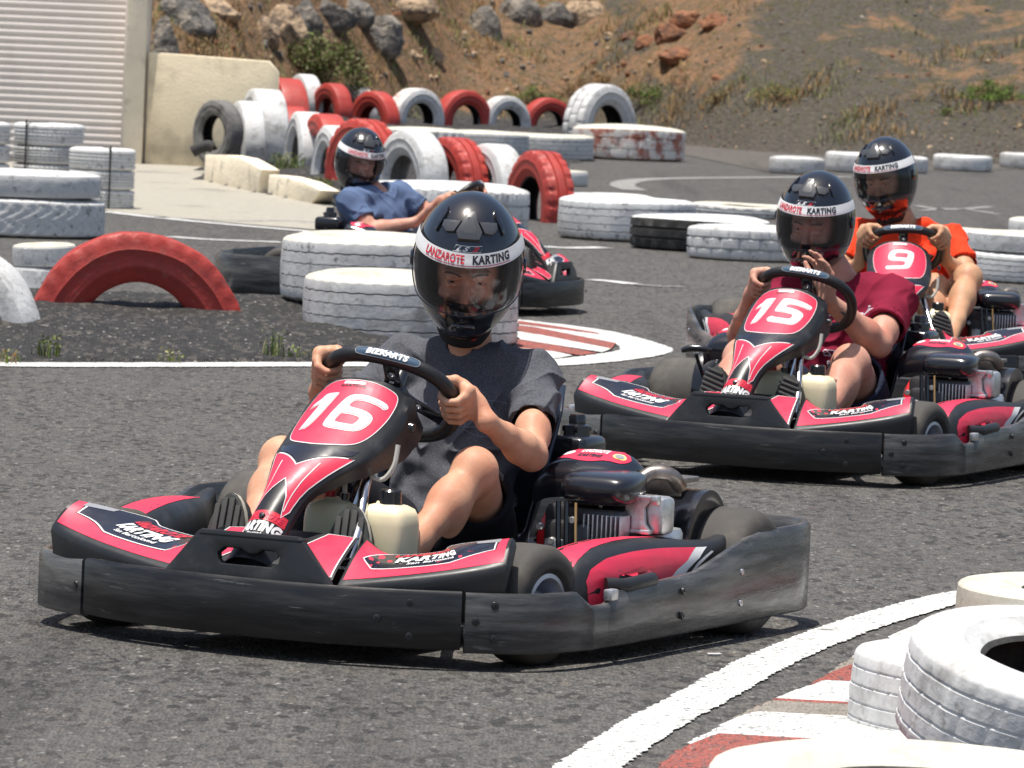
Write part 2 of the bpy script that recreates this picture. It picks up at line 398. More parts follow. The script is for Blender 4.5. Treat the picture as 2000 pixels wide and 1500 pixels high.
# concrete apron by the garage
ap = [G(-900, 430), G(-900, 300), G(100, 318), G(400, 322), G(500, 375), G(650, 400), G(660, 452), G(500, 440), G(330, 425), G(205, 412), G(-200, 400)]
mk('concrete_apron', [(*p[:2], .003) for p in ap], [tuple(range(len(ap)))], M['concrete'], flat=True)['kind'] = 'structure'

def inpoly(x, y, P):
    c = False; n = len(P); j = n - 1; dmin = 1e9
    for i in range(n):
        xi, yi = P[i][0], P[i][1]; xj, yj = P[j][0], P[j][1]
        if (yi > y) != (yj > y) and x < (xj - xi) * (y - yi) / (yj - yi) + xi: c = not c
        dx, dy = xj - xi, yj - yi; t = max(0, min(1, ((x - xi) * dx + (y - yi) * dy) / (dx * dx + dy * dy + 1e-12)))
        dmin = min(dmin, math.hypot(x - xi - t * dx, y - yi - t * dy)); j = i
    return dmin if c else -dmin
def bed_h(P, h, edge):
    def fn(x, y):
        d = inpoly(x, y, P)
        if d < 0: return -.02
        t = min(1, d / edge); return h * t * t * (3 - 2 * t) * (1 + .35 * fbm(x * 1.3, y * .8, 3)) + .012 + .012 * fbm(x * 9, y * 6, 1)
    return fn
def bed(name, fn, P, res, mat):
    xs = [p[0] for p in P]; ys = [p[1] for p in P]; nx = int((max(xs) - min(xs)) / res) + 2; ny = int((max(ys) - min(ys)) / res) + 2
    V = []; F = []
    for j in range(ny):
        for i in range(nx):
            x = min(xs) + i * res; y = min(ys) + j * res; V.append((x, y, fn(x, y)))
    for j in range(ny - 1):
        for i in range(nx - 1):
            a = j * nx + i; q = (a, a + 1, a + nx + 1, a + nx)
            if max(V[k][2] for k in q) > 0: F.append(q)
    o = mk(name, V, F, mat, ang=180); o['kind'] = 'structure'; return o
ISL = [tuple(G(x, y)[:2]) for x, y in ((-700, 692), (0, 707), (600, 707), (900, 706), (1005, 704), (1010, 634), (860, 612), (700, 595), (400, 590), (200, 586), (-100, 566), (-700, 540))]
isl_h = bed_h(ISL, .085, 1.2)
bed('gravel_island', isl_h, ISL, .06, M['gravel'])
BED = [tuple(G(x, y)[:2]) for x, y in ((395, 352), (500, 376), (640, 402), (780, 402), (960, 372), (1060, 350), (1110, 322), (1330, 285), (1420, 268), (1100, 240), (740, 232), (500, 232), (395, 290))]
_bh = bed_h(BED, .15, 1.6)
def bed_hh(x, y):
    v = _bh(x, y); return v * float(np.interp(x, (-2.6, -1.5), (2.1, 1.))) if v > 0 else v
bed('gravel_bed', bed_hh, BED, .14, M['gravel'])
# painted kerb stripes at the nose of the island
def quad(name, px, mat, z=.006): return tag(mk(name, [(*G(x, y)[:2], z) for x, y in px], [tuple(range(len(px)))], mat, flat=True), kind='structure')
KM = MB()
for pxs, m in (([(1012, 629), (1090, 640), (1165, 652), (1172, 656), (1012, 636)], 1), ([(1008, 635), (1172, 656), (1203, 669), (1203, 673), (1040, 641), (1008, 638)], 0),
               ([(1004, 638), (1040, 641), (1203, 673), (1194, 684), (1057, 657), (1000, 648)], 1), ([(998, 648), (1057, 657), (1194, 684), (1176, 691), (1068, 674), (994, 662)], 0),
               ([(990, 662), (1068, 674), (1166, 692), (1135, 697), (1081, 689), (985, 680)], 1), ([(980, 680), (1081, 689), (1118, 697), (1086, 703), (975, 703)], 0)):
    KM.add([(*G(x, y)[:2], .007) for x, y in pxs], [tuple(range(len(pxs)))], m)
KM.build('painted_kerb_stripes', [M['wline'], M['rkerb']], flat=True)['kind'] = 'structure'
# foreground kerb
edge = catmull([G(*p)[:2] for p in ((1250, 1540), (1320, 1475), (1400, 1428), (1487, 1382), (1567, 1352), (1625, 1317), (1662, 1292), (1760, 1240), (1900, 1205), (2100, 1180))], 20)
KB = MB(); cols = [1, 0, 1, 2, 0, 1, 0, 2, 1, 0, 2]; cum = 0; V = []; L_ = [0]
for a, b in zip(edge[:-1], edge[1:]): L_.append(L_[-1] + np.linalg.norm(b - a))
for i, p in enumerate(edge):
    q = p + np.array([.80, -.30]); mlt = random.Random(i).uniform(-.012, .012)
    V += [(p[0] + mlt, p[1], .004), (p[0] + .05 + mlt, p[1] - .02, .03), (q[0], q[1], .055)]
KB.V = V
bands = [(0, 1), (.42, 1), (.62, 0), (1.02, 2), (1.22, 1), (1.26, 0), (1.62, 1), (1.95, 2), (2.3, 0), (2.9, 1), (3.5, 0)]
for i in range(len(edge) - 1):
    m = 0
    for s0, c0 in bands:
        if L_[i] >= s0: m = c0
    for k in (0, 1): KB.F.append((3 * i + k, 3 * i + k + 1, 3 * i + 4 + k, 3 * i + 3 + k)); KB.M.append(m)
KB.build('painted_kerb', [M['wline'], M['rkerb'], M['ckerb']], ang=180)['kind'] = 'structure'

M['verge'] = ground_mat('grey_brown_gravel', None, base=(.105, .094, .082), spk=.6)
vg = [G(1300, 296)] + gl((1336, 303), (1420, 320), (1500, 336), (1620, 337), (1800, 335), (2000, 331), (2300, 326)) + [G(2300, 255), G(1420, 262), G(1300, 276)]
mk('gravel_verge', [(*p[:2], .005) for p in vg], [tuple(range(len(vg)))], M['verge'], flat=True)['kind'] = 'structure'
# ---------------------------------------------------------------- hillside
def Ye(X):
    return float(np.interp(X, (-14, -5, -3.2, -2.0, -.8, .6, 1.6, 2.6, 3.8, 5, 9, 20), (57, 58, 60, 64, 68, 69, 67, 64.5, 63.2, 63.2, 63, 63)))
def hill(X, Y):
    d = Y - Ye(X); steep = np.interp(X, (-4, -1, 1.5, 3, 6), (.50, .42, .36, .30, .30))
    z = d * steep if d > 0 else d * .05 - .01
    if d > 0:
        z += min(d, 3) / 3 * (.16 * fbm(X * .55, Y * .4, 7, 3) + .05 * fbm(X * 2.2, Y * 1.5, 2, 3))
        z -= .10 * math.exp(-((d - .6) / .6) ** 2) * (1 if X > 1 else .4) * steep
        if .9 < X < 3.4: z += .22 * max(0, fbm(X * 1.6, Y * 1.6, 12, 4)) * math.exp(-((X - 2.1) / .8) ** 2) * min(1, d / 2)
    return z
xs = np.concatenate([np.arange(-30, -7, .7), np.arange(-7, 9, .075), np.arange(9, 34, .7)])
ys_ = np.concatenate([np.arange(48, 76, .11), np.arange(76, 150, 1.3)])
V = [(x, y, hill(x, y)) for y in ys_ for x in xs]; nx = len(xs)
F = [(j * nx + i, j * nx + i + 1, (j + 1) * nx + i + 1, (j + 1) * nx + i) for j in range(len(ys_) - 1) for i in range(nx - 1)]
def hill_mat():
    m = bpy.data.materials.new('volcanic_soil'); m.use_nodes = True; n = m.node_tree.nodes; L = m.node_tree.links; b = n['Principled BSDF']
    tc = n.new('ShaderNodeTexCoord').outputs['Object']; sp = n.new('ShaderNodeSeparateXYZ'); L.new(tc, sp.inputs[0])
    def noi(s, d=5, r=.65):
        q = n.new('ShaderNodeTexNoise'); q.inputs['Scale'].default_value = s; q.inputs['Detail'].default_value = d; q.inputs['Roughness'].default_value = r; L.new(tc, q.inputs['Vector']); return q.outputs[0]
    def mr(src, a, c, lo=0., hi=1.):
        q = n.new('ShaderNodeMapRange'); q.inputs['From Min'].default_value = a; q.inputs['From Max'].default_value = c; q.inputs['To Min'].default_value = lo; q.inputs['To Max'].default_value = hi; L.new(src, q.inputs['Value']); return q.outputs[0]
    def mix(f, a, c):
        q = n.new('ShaderNodeMix'); q.data_type = 'RGBA'
        for i, x in ((0, f), (6, a), (7, c)):
            if hasattr(x, 'is_output'): L.new(x, q.inputs[i])
            else: q.inputs[i].default_value = (*x, 1) if hasattr(x, '__len__') else x
        return q.outputs[2]
    def math_(op, a, c):
        q = n.new('ShaderNodeMath'); q.operation = op
        for i, x in enumerate((a, c)):
            if hasattr(x, 'is_output'): L.new(x, q.inputs[i])
            else: q.inputs[i].default_value = x
        return q.outputs[0]
    grav = mix(mr(noi(19, 8, .75), .35, .7), (.065, .058, .050), (.235, .21, .175))
    soil = mix(mr(noi(5), .35, .65), (.40, .215, .115), (.19, .14, .10))
    soil = mix(mr(noi(22), .45, .7, 0, .7), soil, (.40, .30, .20))
    x = sp.outputs['X']; z = sp.outputs['Z']
    # rusty soil to the left and around the outcrop, dark gravel to the right and along the foot
    lft = mr(x, .2, 2.4, 1., .0); out = math_('MULTIPLY', mr(x, .8, 1.9, 0, 1), mr(x, 3.2, 2.2, 0, 1)); out = math_('MULTIPLY', out, mr(z, .45, .9))
    bias = math_('MAXIMUM', lft, out); bias = math_('MULTIPLY', bias, mr(z, .12, .55))
    f = math_('ADD', mr(noi(1.6), .3, .7, -.45, .45), bias); far = mr(x, 3.0, 4.2, 0, .38); far = math_('MULTIPLY', far, mr(z, .3, .9)); f = math_('ADD', f, far)
    c = mix(mr(f, .38, .62), grav, soil)
    c = mix(math_('MULTIPLY', mr(noi(9), .48, .62, 0, .6), mr(z, .1, .5)), c, (.12, .115, .045))
    c = mix(mr(noi(120, 2), .70, .74, 0, .7), c, (.42, .38, .32))
    L.new(c, b.inputs['Base Color']); b.inputs['Roughness'].default_value = .95; b.inputs['Specular IOR Level'].default_value = .1
    bp = n.new('ShaderNodeBump'); bp.inputs['Strength'].default_value = 1; bp.inputs['Distance'].default_value = .13; L.new(noi(17, 8), bp.inputs['Height']); L.new(bp.outputs[0], b.inputs['Normal'])
    return m
mk('hillside', V, F, hill_mat(), ang=180)['kind'] = 'structure'
def on_hill(px, py, lo=48.):
    v = ray(px, py); v = v / v[1]; Y = lo
    while Y < 110:
        p = np.array([0, 0, CAMH]) + v * Y
        if p[2] <= hill(p[0], Y) and p[2] < 30 and Y > Ye(p[0]): return p
        Y += .05
    return None
M['rock_grey'] = pm('grey_basalt', (.13, .12, .108), .9, var=.5, vs=9, col2=(.30, .26, .21), ms=7, bump=.9, bs=14, dist=.05, obr=.3)
M['rock_tan'] = pm('tan_rock', (.46, .33, .21), .9, var=.35, vs=9, col2=(.16, .12, .09), ms=6, bump=.9, bs=14, dist=.05, obr=.3)
M['rock_red'] = pm('red_rock', (.27, .115, .055), .95, var=.35, vs=9, col2=(.14, .07, .045), ms=8, bump=.9, bs=12, dist=.06, obr=.25)
def rock(px, py, wpx, hpx, mat, label, seed, group='rocks scattered over the hillside', sink=.25):
    p = on_hill(px, py + hpx * .45)
    if p is None: return
    s = FPX / p[1]; big = 1.4 if py < 60 and px < 1150 else 1.; wx, h = wpx / s / 2 * 1.15 * big, hpx / s / 2 * 1.3 * big
    bm = bmesh.new(); bmesh.ops.create_icosphere(bm, subdivisions=4, radius=1); r = random.Random(seed)
    pl = [(Vector((r.uniform(-1, 1), r.uniform(-1, 1), r.uniform(-.3, 1))).normalized(), r.uniform(.62, .9)) for _ in range(9)]
    for v in bm.verts:
        c = v.co.normalized(); k = 1.
        for nn, d in pl:
            t = c.dot(nn)
            if t > 0: k = min(k, d / t)
        k *= 1 + .10 * mnoise.noise(c * 2.3 + Vector((seed, 0, 0))) + .05 * mnoise.noise(c * 7 + Vector((0, seed, 0)))
        v.co = Vector((c.x * wx * k, c.y * wx * .8 * k, c.z * h * k))
    o = MB().addbm(bm).build('rock', mat, ang=35); o.location = (p[0], p[1] + wx * .3, p[2] + h * .08); o.rotation_euler = (0, 0, r.uniform(-.5, .5))
    tag(o, label, 'rock', group)
RG, RT, RR = M['rock_grey'], M['rock_tan'], M['rock_red']
for i, (a, m, l) in enumerate([
    ((322, 62, 60, 120), RG, 'tall dark rock in shade right beside the garage pillar'), ((352, 18, 90, 60), RG, 'dark rock at the top edge just right of the garage pillar'),
    ((425, 10, 56, 36), RT, 'small brown rock at the top left of the hillside'), ((515, 52, 46, 44), RT, 'grey tan rock left of the large split boulder'),
    ((548, 38, 62, 62), RT, 'pale tan face of the boulder above the round bush'), ((595, 32, 52, 62), RG, 'dark grey boulder beside the tan one above the round bush'),
    ((640, 18, 74, 44), RG, 'dark flat boulder at the top edge above the round bush'), ((692, 12, 52, 44), RG, 'dark boulder at the top edge right of the round bush'),
    ((732, 52, 74, 58), RG, 'grey boulder with pale top, right of the round bush'), ((786, 4, 90, 36), RT, 'brown boulder cut by the top edge left of centre'),
    ((848, 100, 34, 30), RT, 'small pale tan rock alone on the bare brown slope'), ((805, 102, 26, 22), RT, 'small tan stone left of the lone pale rock'),
    ((950, 42, 50, 58), RG, 'grey block with pale top standing on the green patch'), ((1010, 14, 62, 52), RG, 'black boulder at the top edge left of the large grey one'),
    ((1084, 22, 50, 42), RG, 'rounded grey boulder at the top edge near the centre'), ((1135, 18, 66, 52), RT, 'brown boulder at the top edge right of the rounded grey one'),
    ((1186, 66, 24, 20), RT, 'small orange stone left of the red outcrop'), ((1188, 92, 14, 13), RT, 'tiny orange stone below the small one left of the outcrop'),
    ((1230, 66, 30, 24), RR, 'red stone at the left end of the red outcrop'), ((1262, 74, 42, 36), RR, 'reddish rock with dark shadow side at the outcrop'),
    ((1318, 52, 78, 42), RR, 'broad red rock ledge in the middle of the outcrop'), ((1342, 28, 60, 36), RR, 'upper red rock of the outcrop'),
    ((1405, 32, 80, 30), RR, 'right hand red ledge of the outcrop'), ((1330, 100, 110, 36), RR, 'lowest crumbling red ledge of the outcrop'),
    ((1400, 148, 20, 14), RR, 'small red stone under the outcrop'), ((672, 92, 18, 14), RT, 'small pale stone beside the round bush'),
    ((1684, 32, 14, 12), RG, 'tiny dark stone high on the right slope'), ((1492, 118, 12, 10), RT, 'tiny pale stone right of the outcrop'),
    ((1816, 285, 12, 10), RT, 'tiny pale stone at the foot of the right slope')]):
    rock(*a, m, l, i + 3)
rs = random.Random(5)
PB = MB()
for i in range(900):
    X = rs.uniform(-4.5, 7.5); Y = Ye(X) + abs(rs.gauss(0, 1)) * 2.4 + .1; s = rs.choice((.012, .016, .02, .03, .045 if X < 1.6 else .02))
    bm = bmesh.new(); bmesh.ops.create_icosphere(bm, subdivisions=1, radius=s)
    for v in bm.verts: v.co *= rs.uniform(.7, 1.2)
    PB.addbm(bm, rs.choice((0, 0, 1, 1, 2)), Matrix.Translation((X, Y, hill(X, Y) + s * .3)))
tag(PB.build('loose_stones', [RT, RG, RR], ang=20), kind='stuff')

# ---------------------------------------------------------------- plants
def leafmat(n, c, v=.4): return pm(n, c, .75, var=v, vs=5, spec=.2, obr=.2, col2=tuple(x * .6 for x in c), ms=7)
M['leaf_green'] = leafmat('green_leaf', (.16, .23, .05)); M['leaf_olive'] = leafmat('olive_leaf', (.28, .27, .13)); M['leaf_dry'] = leafmat('dry_stem', (.33, .20, .085))
M['leaf_brown'] = leafmat('brown_leaf', (.12, .08, .045)); M['leaf_straw'] = leafmat('straw', (.42, .30, .14)); M['twig'] = pm('twig', (.22, .15, .09), .9, var=.3)
def blade(mb, p, h, wd, lean, r, m=0):
    a = r.uniform(0, 6.28); dx, dy = math.cos(a), math.sin(a); c = math.cos(a + 1.57) * wd, math.sin(a + 1.57) * wd
    q = (p[0] + dx * lean * .4, p[1] + dy * lean * .4, p[2] + h * .6); t = (p[0] + dx * lean, p[1] + dy * lean, p[2] + h)
    mb.add([(p[0] - c[0], p[1] - c[1], p[2]), (p[0] + c[0], p[1] + c[1], p[2]), (q[0] + c[0] * .7, q[1] + c[1] * .7, q[2]), (q[0] - c[0] * .7, q[1] - c[1] * .7, q[2]), t], [(0, 1, 2, 3), (3, 2, 4)], m)
GB = [MB(), MB()]
for i in range(2300):
    X = rs.uniform(-4.2, 7.5); d = abs(rs.gauss(0, 1)) * 2.6 + .5; Y = Ye(X) + d
    if fbm(X * .9, Y * .9, 4) < (.02 if X < 1.2 else .22): continue
    k = 0 if fbm(X * 1.3 + 9, Y * 1.3, 8) < (.02 if X < 1.4 else .12) else 1
    z = hill(X, Y)
    for _ in range(9):
        x = X + rs.gauss(0, .09); y = Y + rs.gauss(0, .09); blade(GB[k], (x, y, hill(x, y) - .01), rs.uniform(.04, .15), .006, rs.uniform(.01, .10), rs, rs.choice((0, 1, 1)))
tag(GB[0].build('dry_grass', [M['leaf_straw'], M['leaf_dry']], flat=True), kind='stuff')
tag(GB[1].build('green_grass', [M['leaf_green'], M['leaf_olive']], flat=True), kind='stuff')
def shrub(px, py, wpx, hpx, mats, label, seed, n=1500, leaf=.022, cat='shrub', name='shrub', at=None, twigs=True, gauss=.42):
    r = random.Random(seed); p = on_hill(px, py + hpx * .5) if at is None else at
    s = FPX / p[1]; wx, h = wpx / s / 2, hpx / s
    root = empty(name, tuple(p), 0, label, cat)
    mb = MB(); cl = [(r.gauss(0, .5), r.gauss(0, .5), r.uniform(.15, .85), r.uniform(.2, .45)) for _ in range(26)]
    for i in range(n):
        c = r.choice(cl); x = c[0] * wx + r.gauss(0, gauss) * c[3] * wx; y = c[1] * wx * .7 + r.gauss(0, gauss) * c[3] * wx
        z = c[2] * h * (1 - .45 * min(1, (c[0] ** 2 + c[1] ** 2) ** .5)) + r.gauss(0, gauss) * c[3] * h * .6
        if z < 0: z = r.uniform(0, .2) * h
        a, b, cc = (Vector((r.gauss(0, 1), r.gauss(0, 1), r.gauss(0, 1))).normalized() * leaf * r.uniform(.5, 1.2) for _ in range(3))
        o = Vector((x, y, z)); mb.add([o, o + a, o + a + b * .5, o + b], [(0, 1, 2, 3)], r.randrange(len(mats)))
    mb.build('foliage', mats, root, flat=True)
    if twigs:
        tb = MB()
        for c in cl[:16]: tb.tube([(0, 0, -.02), (c[0] * wx * .4, c[1] * wx * .3, c[2] * h * .5), (c[0] * wx, c[1] * wx * .7, c[2] * h * .9)], [.008, .006, .003], 4)
        tb.build('stem', M['twig'], root)
    return root
shrub(604, 108, 190, 130, [M['leaf_olive'], M['leaf_olive'], M['leaf_green'], M['leaf_brown']], 'large round olive green bush above the end of the cream wall', 1, 9000, .032)
shrub(1135, 172, 95, 66, [M['leaf_brown'], M['twig'], M['leaf_dry']], 'dry brown bush behind the tilted white tyre', 2, 1800, .018)
shrub(1040, 182, 100, 48, [M['leaf_green'], M['leaf_olive']], 'yellow green bush behind the red and white half tyres', 3, 1900, .02)
shrub(1258, 182, 125, 50, [M['leaf_green'], M['leaf_green'], M['leaf_olive']], 'low green bush right of the tilted white tyre', 4, 2400, .02)
shrub(1930, 172, 118, 46, [M['leaf_green']], 'bright green low plant high on the right slope', 5, 2600, .02)
shrub(1520, 175, 110, 45, [M['leaf_olive'], M['leaf_dry'], M['leaf_green']], 'sparse olive and straw weed patch in the middle of the gravel slope', 6, 1100, .018)
shrub(385, 95, 110, 70, [M['leaf_brown'], M['leaf_straw']], 'pale dry bush behind the cream wall', 7, 1500, .018)
shrub(1180, 150, 40, 30, [M['leaf_dry']], 'small dry tuft above the low green bush', 8, 400, .018)
shrub(1400, 185, 60, 40, [M['leaf_dry'], M['leaf_olive']], 'small brown green tuft below the red outcrop', 9, 600, .018)
shrub(1850, 215, 40, 22, [M['leaf_green']], 'tiny green sprig below the bright green low plant', 10, 250, .016)
# bare branching dry plant
p0 = on_hill(1805, 200)
dp = empty('dry_plant', tuple(p0), 0, 'bare straw coloured branching dead plant on the right gravel slope', 'dry plant'); r_ = random.Random(3)
tb = MB()
def br(a, d, l, k, w_):
    b = a + d * l; m_ = (a + b) / 2 + Vector((r_.gauss(0, .02), r_.gauss(0, .02), r_.gauss(0, .02))); tb.tube([a, m_, b], [w_, w_ * .8, w_ * .55], 4)
    if k:
        for _ in range(2 if k > 1 else 3): br(b, (d + Vector((r_.gauss(0, .6), r_.gauss(0, .4), r_.gauss(0, .35)))).normalized(), l * .72, k - 1, w_ * .6)
for a in (-.9, -.3, .4, 1.0): br(Vector((0, 0, 0)), Vector((a, -.1, .8)).normalized(), .17, 3, .009)
tb.build('stem', M['leaf_straw'], dp)
def weed(px, py, wpx, hpx, mats, label, seed, n=60, z=0.):
    if py > 600: n = int(n * .6)
    p = G(px, py, z); s = FPX / p[1]; mb = MB(); r = random.Random(seed)
    for _ in range(n):
        x = r.gauss(0, .28) * wpx / s; y = r.gauss(0, .28) * wpx / s
        blade(mb, (x, y, -.01), r.uniform(.35, 1.) * hpx / s, .0035, r.uniform(0, .3) * hpx / s, r, r.randrange(len(mats)))
        for _k in range(3 if py < 600 else 1):
            zz = r.uniform(.2, .9) * hpx / s; q = Vector((x + r.gauss(0, .01), y + r.gauss(0, .01), zz)); a = Vector((r.gauss(0, 1), r.gauss(0, 1), r.gauss(0, 1))).normalized() * .014; b = Vector((r.gauss(0, 1), r.gauss(0, 1), r.gauss(0, 1))).normalized() * .01
            mb.add([q, q + a, q + a + b, q + b], [(0, 1, 2, 3)], r.randrange(len(mats)))
    o = mb.build('weed', mats, flat=True); o.location = tuple(p); tag(o, label, 'weed', 'weeds in the gravel'); return o
gm = [M['leaf_green'], M['leaf_olive']]
weed(92, 692, 50, 44, gm, 'small green weed in the gravel island below the big red tyre', 1, 60, .02)
weed(536, 690, 44, 56, gm, 'tall thin weed beside the slit white tyre', 2, 40, .02); weed(10, 703, 50, 26, gm + [M['leaf_dry']], 'low green and rusty weed at the left end of the gravel island', 3, 50, .02)
weed(332, 700, 34, 18, gm, 'small weed near the white line in the gravel', 4, 30, .02); weed(585, 695, 40, 20, gm, 'low weed just left of the steering wheel in front', 5, 30, .02)
weed(450, 290, 70, 60, [M['leaf_olive'], M['leaf_dry'], M['leaf_straw']], 'dry upright weed in front of the leaning grey tyre', 6, 160, .1)
weed(505, 308, 90, 44, gm + [M['leaf_straw']], 'yellow green weed patch behind the first cream slab', 7, 170, .1)
weed(560, 330, 60, 34, gm, 'green weed growing above the second cream slab', 8, 110, .1)
weed(512, 362, 34, 44, gm, 'green weed in the gap between the two cream slabs', 9, 110, .02)
weed(626, 372, 50, 26, gm, 'green weed left of the helmet of the driver in blue', 10, 110, .06)
weed(768, 335, 30, 40, [M['leaf_dry'], M['leaf_olive']], 'rusty weed between the red and white half tyres', 11, 50, .1)

# ---------------------------------------------------------------- buildings and walls
M['render_wall'] = pm('sandy_render', (.90, .77, .54), .85, var=.08, vs=2.5, col2=(.44, .37, .26), ms=1.6, mlo=.5, mhi=.75, bump=.4, bs=60, dist=.01)
M['render_pale'] = pm('pale_render', (.90, .80, .62), .85, var=.08, vs=3, col2=(.40, .36, .29), ms=4, mlo=.55, mhi=.75, bump=.5, bs=30, dist=.02)
M['shutter'] = pm('painted_shutter', (.92, .83, .74), .5, var=.05, vs=2, col2=(.72, .66, .62), ms=2, mlo=.55, mhi=.8, stretch=(1, 1, .3))
gx = -3.25; gy = 48.4
gb = empty('garage', (gx, gy, 0), rad(-1.0), 'sandy rendered garage with a grey roller shutter at the left edge', 'garage')
MB().box((-.10, .25, 2.0), (.17, .5, 4.0), .01).build('pillar', M['render_pale'], gb)
mb = MB(); mb.box((-6.2, .40, 2.0), (5.0, .30, 4.0), .01); mb.box((-1.95, .42, 3.35), (3.5, .28, 1.3), .01)
mb.box((-5.1, 3.7, 1.99), (7.2, 6.2, 3.96), .01); mb.build('wall', M['render_wall'], gb)
sh = MB(); prof = []
nsl = 46; lh = .062
for i in range(nsl):
    z0 = i * lh
    for t in np.linspace(0, 1, 7)[:-1]:
        prof.append((-.010 * math.sin(math.pi * t) ** .7 + (.006 if t == 0 else 0), z0 + t * lh))
V = [(x, .20 + d, z) for d, z in prof for x in (-3.68, -.19)]
sh.add(V, [(2 * i, 2 * i + 1, 2 * i + 3, 2 * i + 2) for i in range(len(prof) - 1)]); sh.build('shutter', M['shutter'], gb, ang=60)
for x in (-.195, -3.69): MB().box((x, .17, 1.4), (.035, .07, 2.8), .005).build('shutter_rail', M['shutter'], gb)
# low cream wall
wl = MB(); T = Matrix.Translation((gx + .01, gy + .22, 0)) @ Matrix.Rotation(rad(90), 4, 'X')
wl.prism([(0, -.1), (1.12, -.1), (1.12, .84), (1.04, .925), (1.03, .93), (0, .965)], .16, T, bev=.01)
o = wl.build('garden_wall', M['render_wall']); tag(o, 'low sandy rendered wall running right from the garage pillar', 'wall')
for base, top, lab in ((((398, 353), (503, 377)), [(399, 302), (440, 303), (470, 309), (487, 318), (509, 331), (505, 350)], 'larger broken cream wall slab by the leaning grey tyre'),
                 (((522, 379), (600, 396)), [(524, 341), (552, 344), (592, 355), (626, 372), (618, 380)], 'smaller broken cream wall slab left of the driver in blue')):
    p0, p1 = G(*base[0]), G(*base[1]); L_ = math.dist(p0[:2], p1[:2]); P = [(0, -.05), (L_, -.05)]
    for x, y in top[::-1]:
        t = (x - base[0][0]) / (base[1][0] - base[0][0]); yb = base[0][1] + t * (base[1][1] - base[0][1]); s = FPX / (p0[1] + t * (p1[1] - p0[1])); P.append((t * L_, max(.0, (yb - y) / s)))
    mb = MB(); mb.prism(P, .14, Matrix.Translation((0, .14, 0)) @ Matrix.Rotation(rad(90), 4, 'X'), bev=.008)
    o = mb.build('wall_slab', M['render_pale']); o.location = (p0[0], p0[1], 0); o.rotation_euler = (0, 0, math.atan2(p1[1] - p0[1], p1[0] - p0[0])); tag(o, lab, 'wall slab', 'broken pieces of a low wall')

# ================================================================ TYRES
def wpaint(n, c, dirt, lo, hi, ms=7, rough=.55, c3=None): return pm(n, c, rough, var=.08, vs=6, col2=dirt, ms=ms, mlo=lo, mhi=hi, bump=.35, bs=40, dist=.006, obr=.12, rvar=.1, detail=6, col3=c3, m3s=22, m3lo=.57, m3hi=.67)
M['t_white'] = wpaint('white_tyre_paint', (.63, .63, .62), (.33, .32, .30), .52, .70, c3=(.36, .35, .33))
M['t_white_worn'] = wpaint('worn_white_tyre_paint', (.63, .63, .62), (.14, .135, .13), .60, .72, ms=13, c3=(.22, .215, .21))
M['t_cream'] = wpaint('cream_tyre_top', (.64, .61, .51), (.44, .40, .32), .52, .72, ms=8)
M['t_red'] = wpaint('red_tyre_paint', (.44, .045, .034), (.33, .045, .035), .5, .7, c3=(.40, .085, .065))
M['t_redold'] = wpaint('faded_red_tyre_paint', (.42, .075, .055), (.26, .07, .055), .5, .7)
M['t_black'] = pm('bare_tyre_rubber', (.028, .027, .026), .8, var=.3, vs=10, col2=(.09, .085, .08), ms=8, mlo=.5, mhi=.75, bump=.4, bs=50, dist=.006)
M['t_grey'] = pm('grey_worn_rubber', (.17, .165, .155), .85, var=.3, vs=8, col2=(.06, .058, .055), ms=9, mlo=.48, mhi=.66, bump=.4, bs=50, dist=.006)
M['t_redwhite'] = wpaint('white_over_red_paint', (.74, .71, .66), (.36, .13, .09), .46, .58, ms=6)
_TC = {}
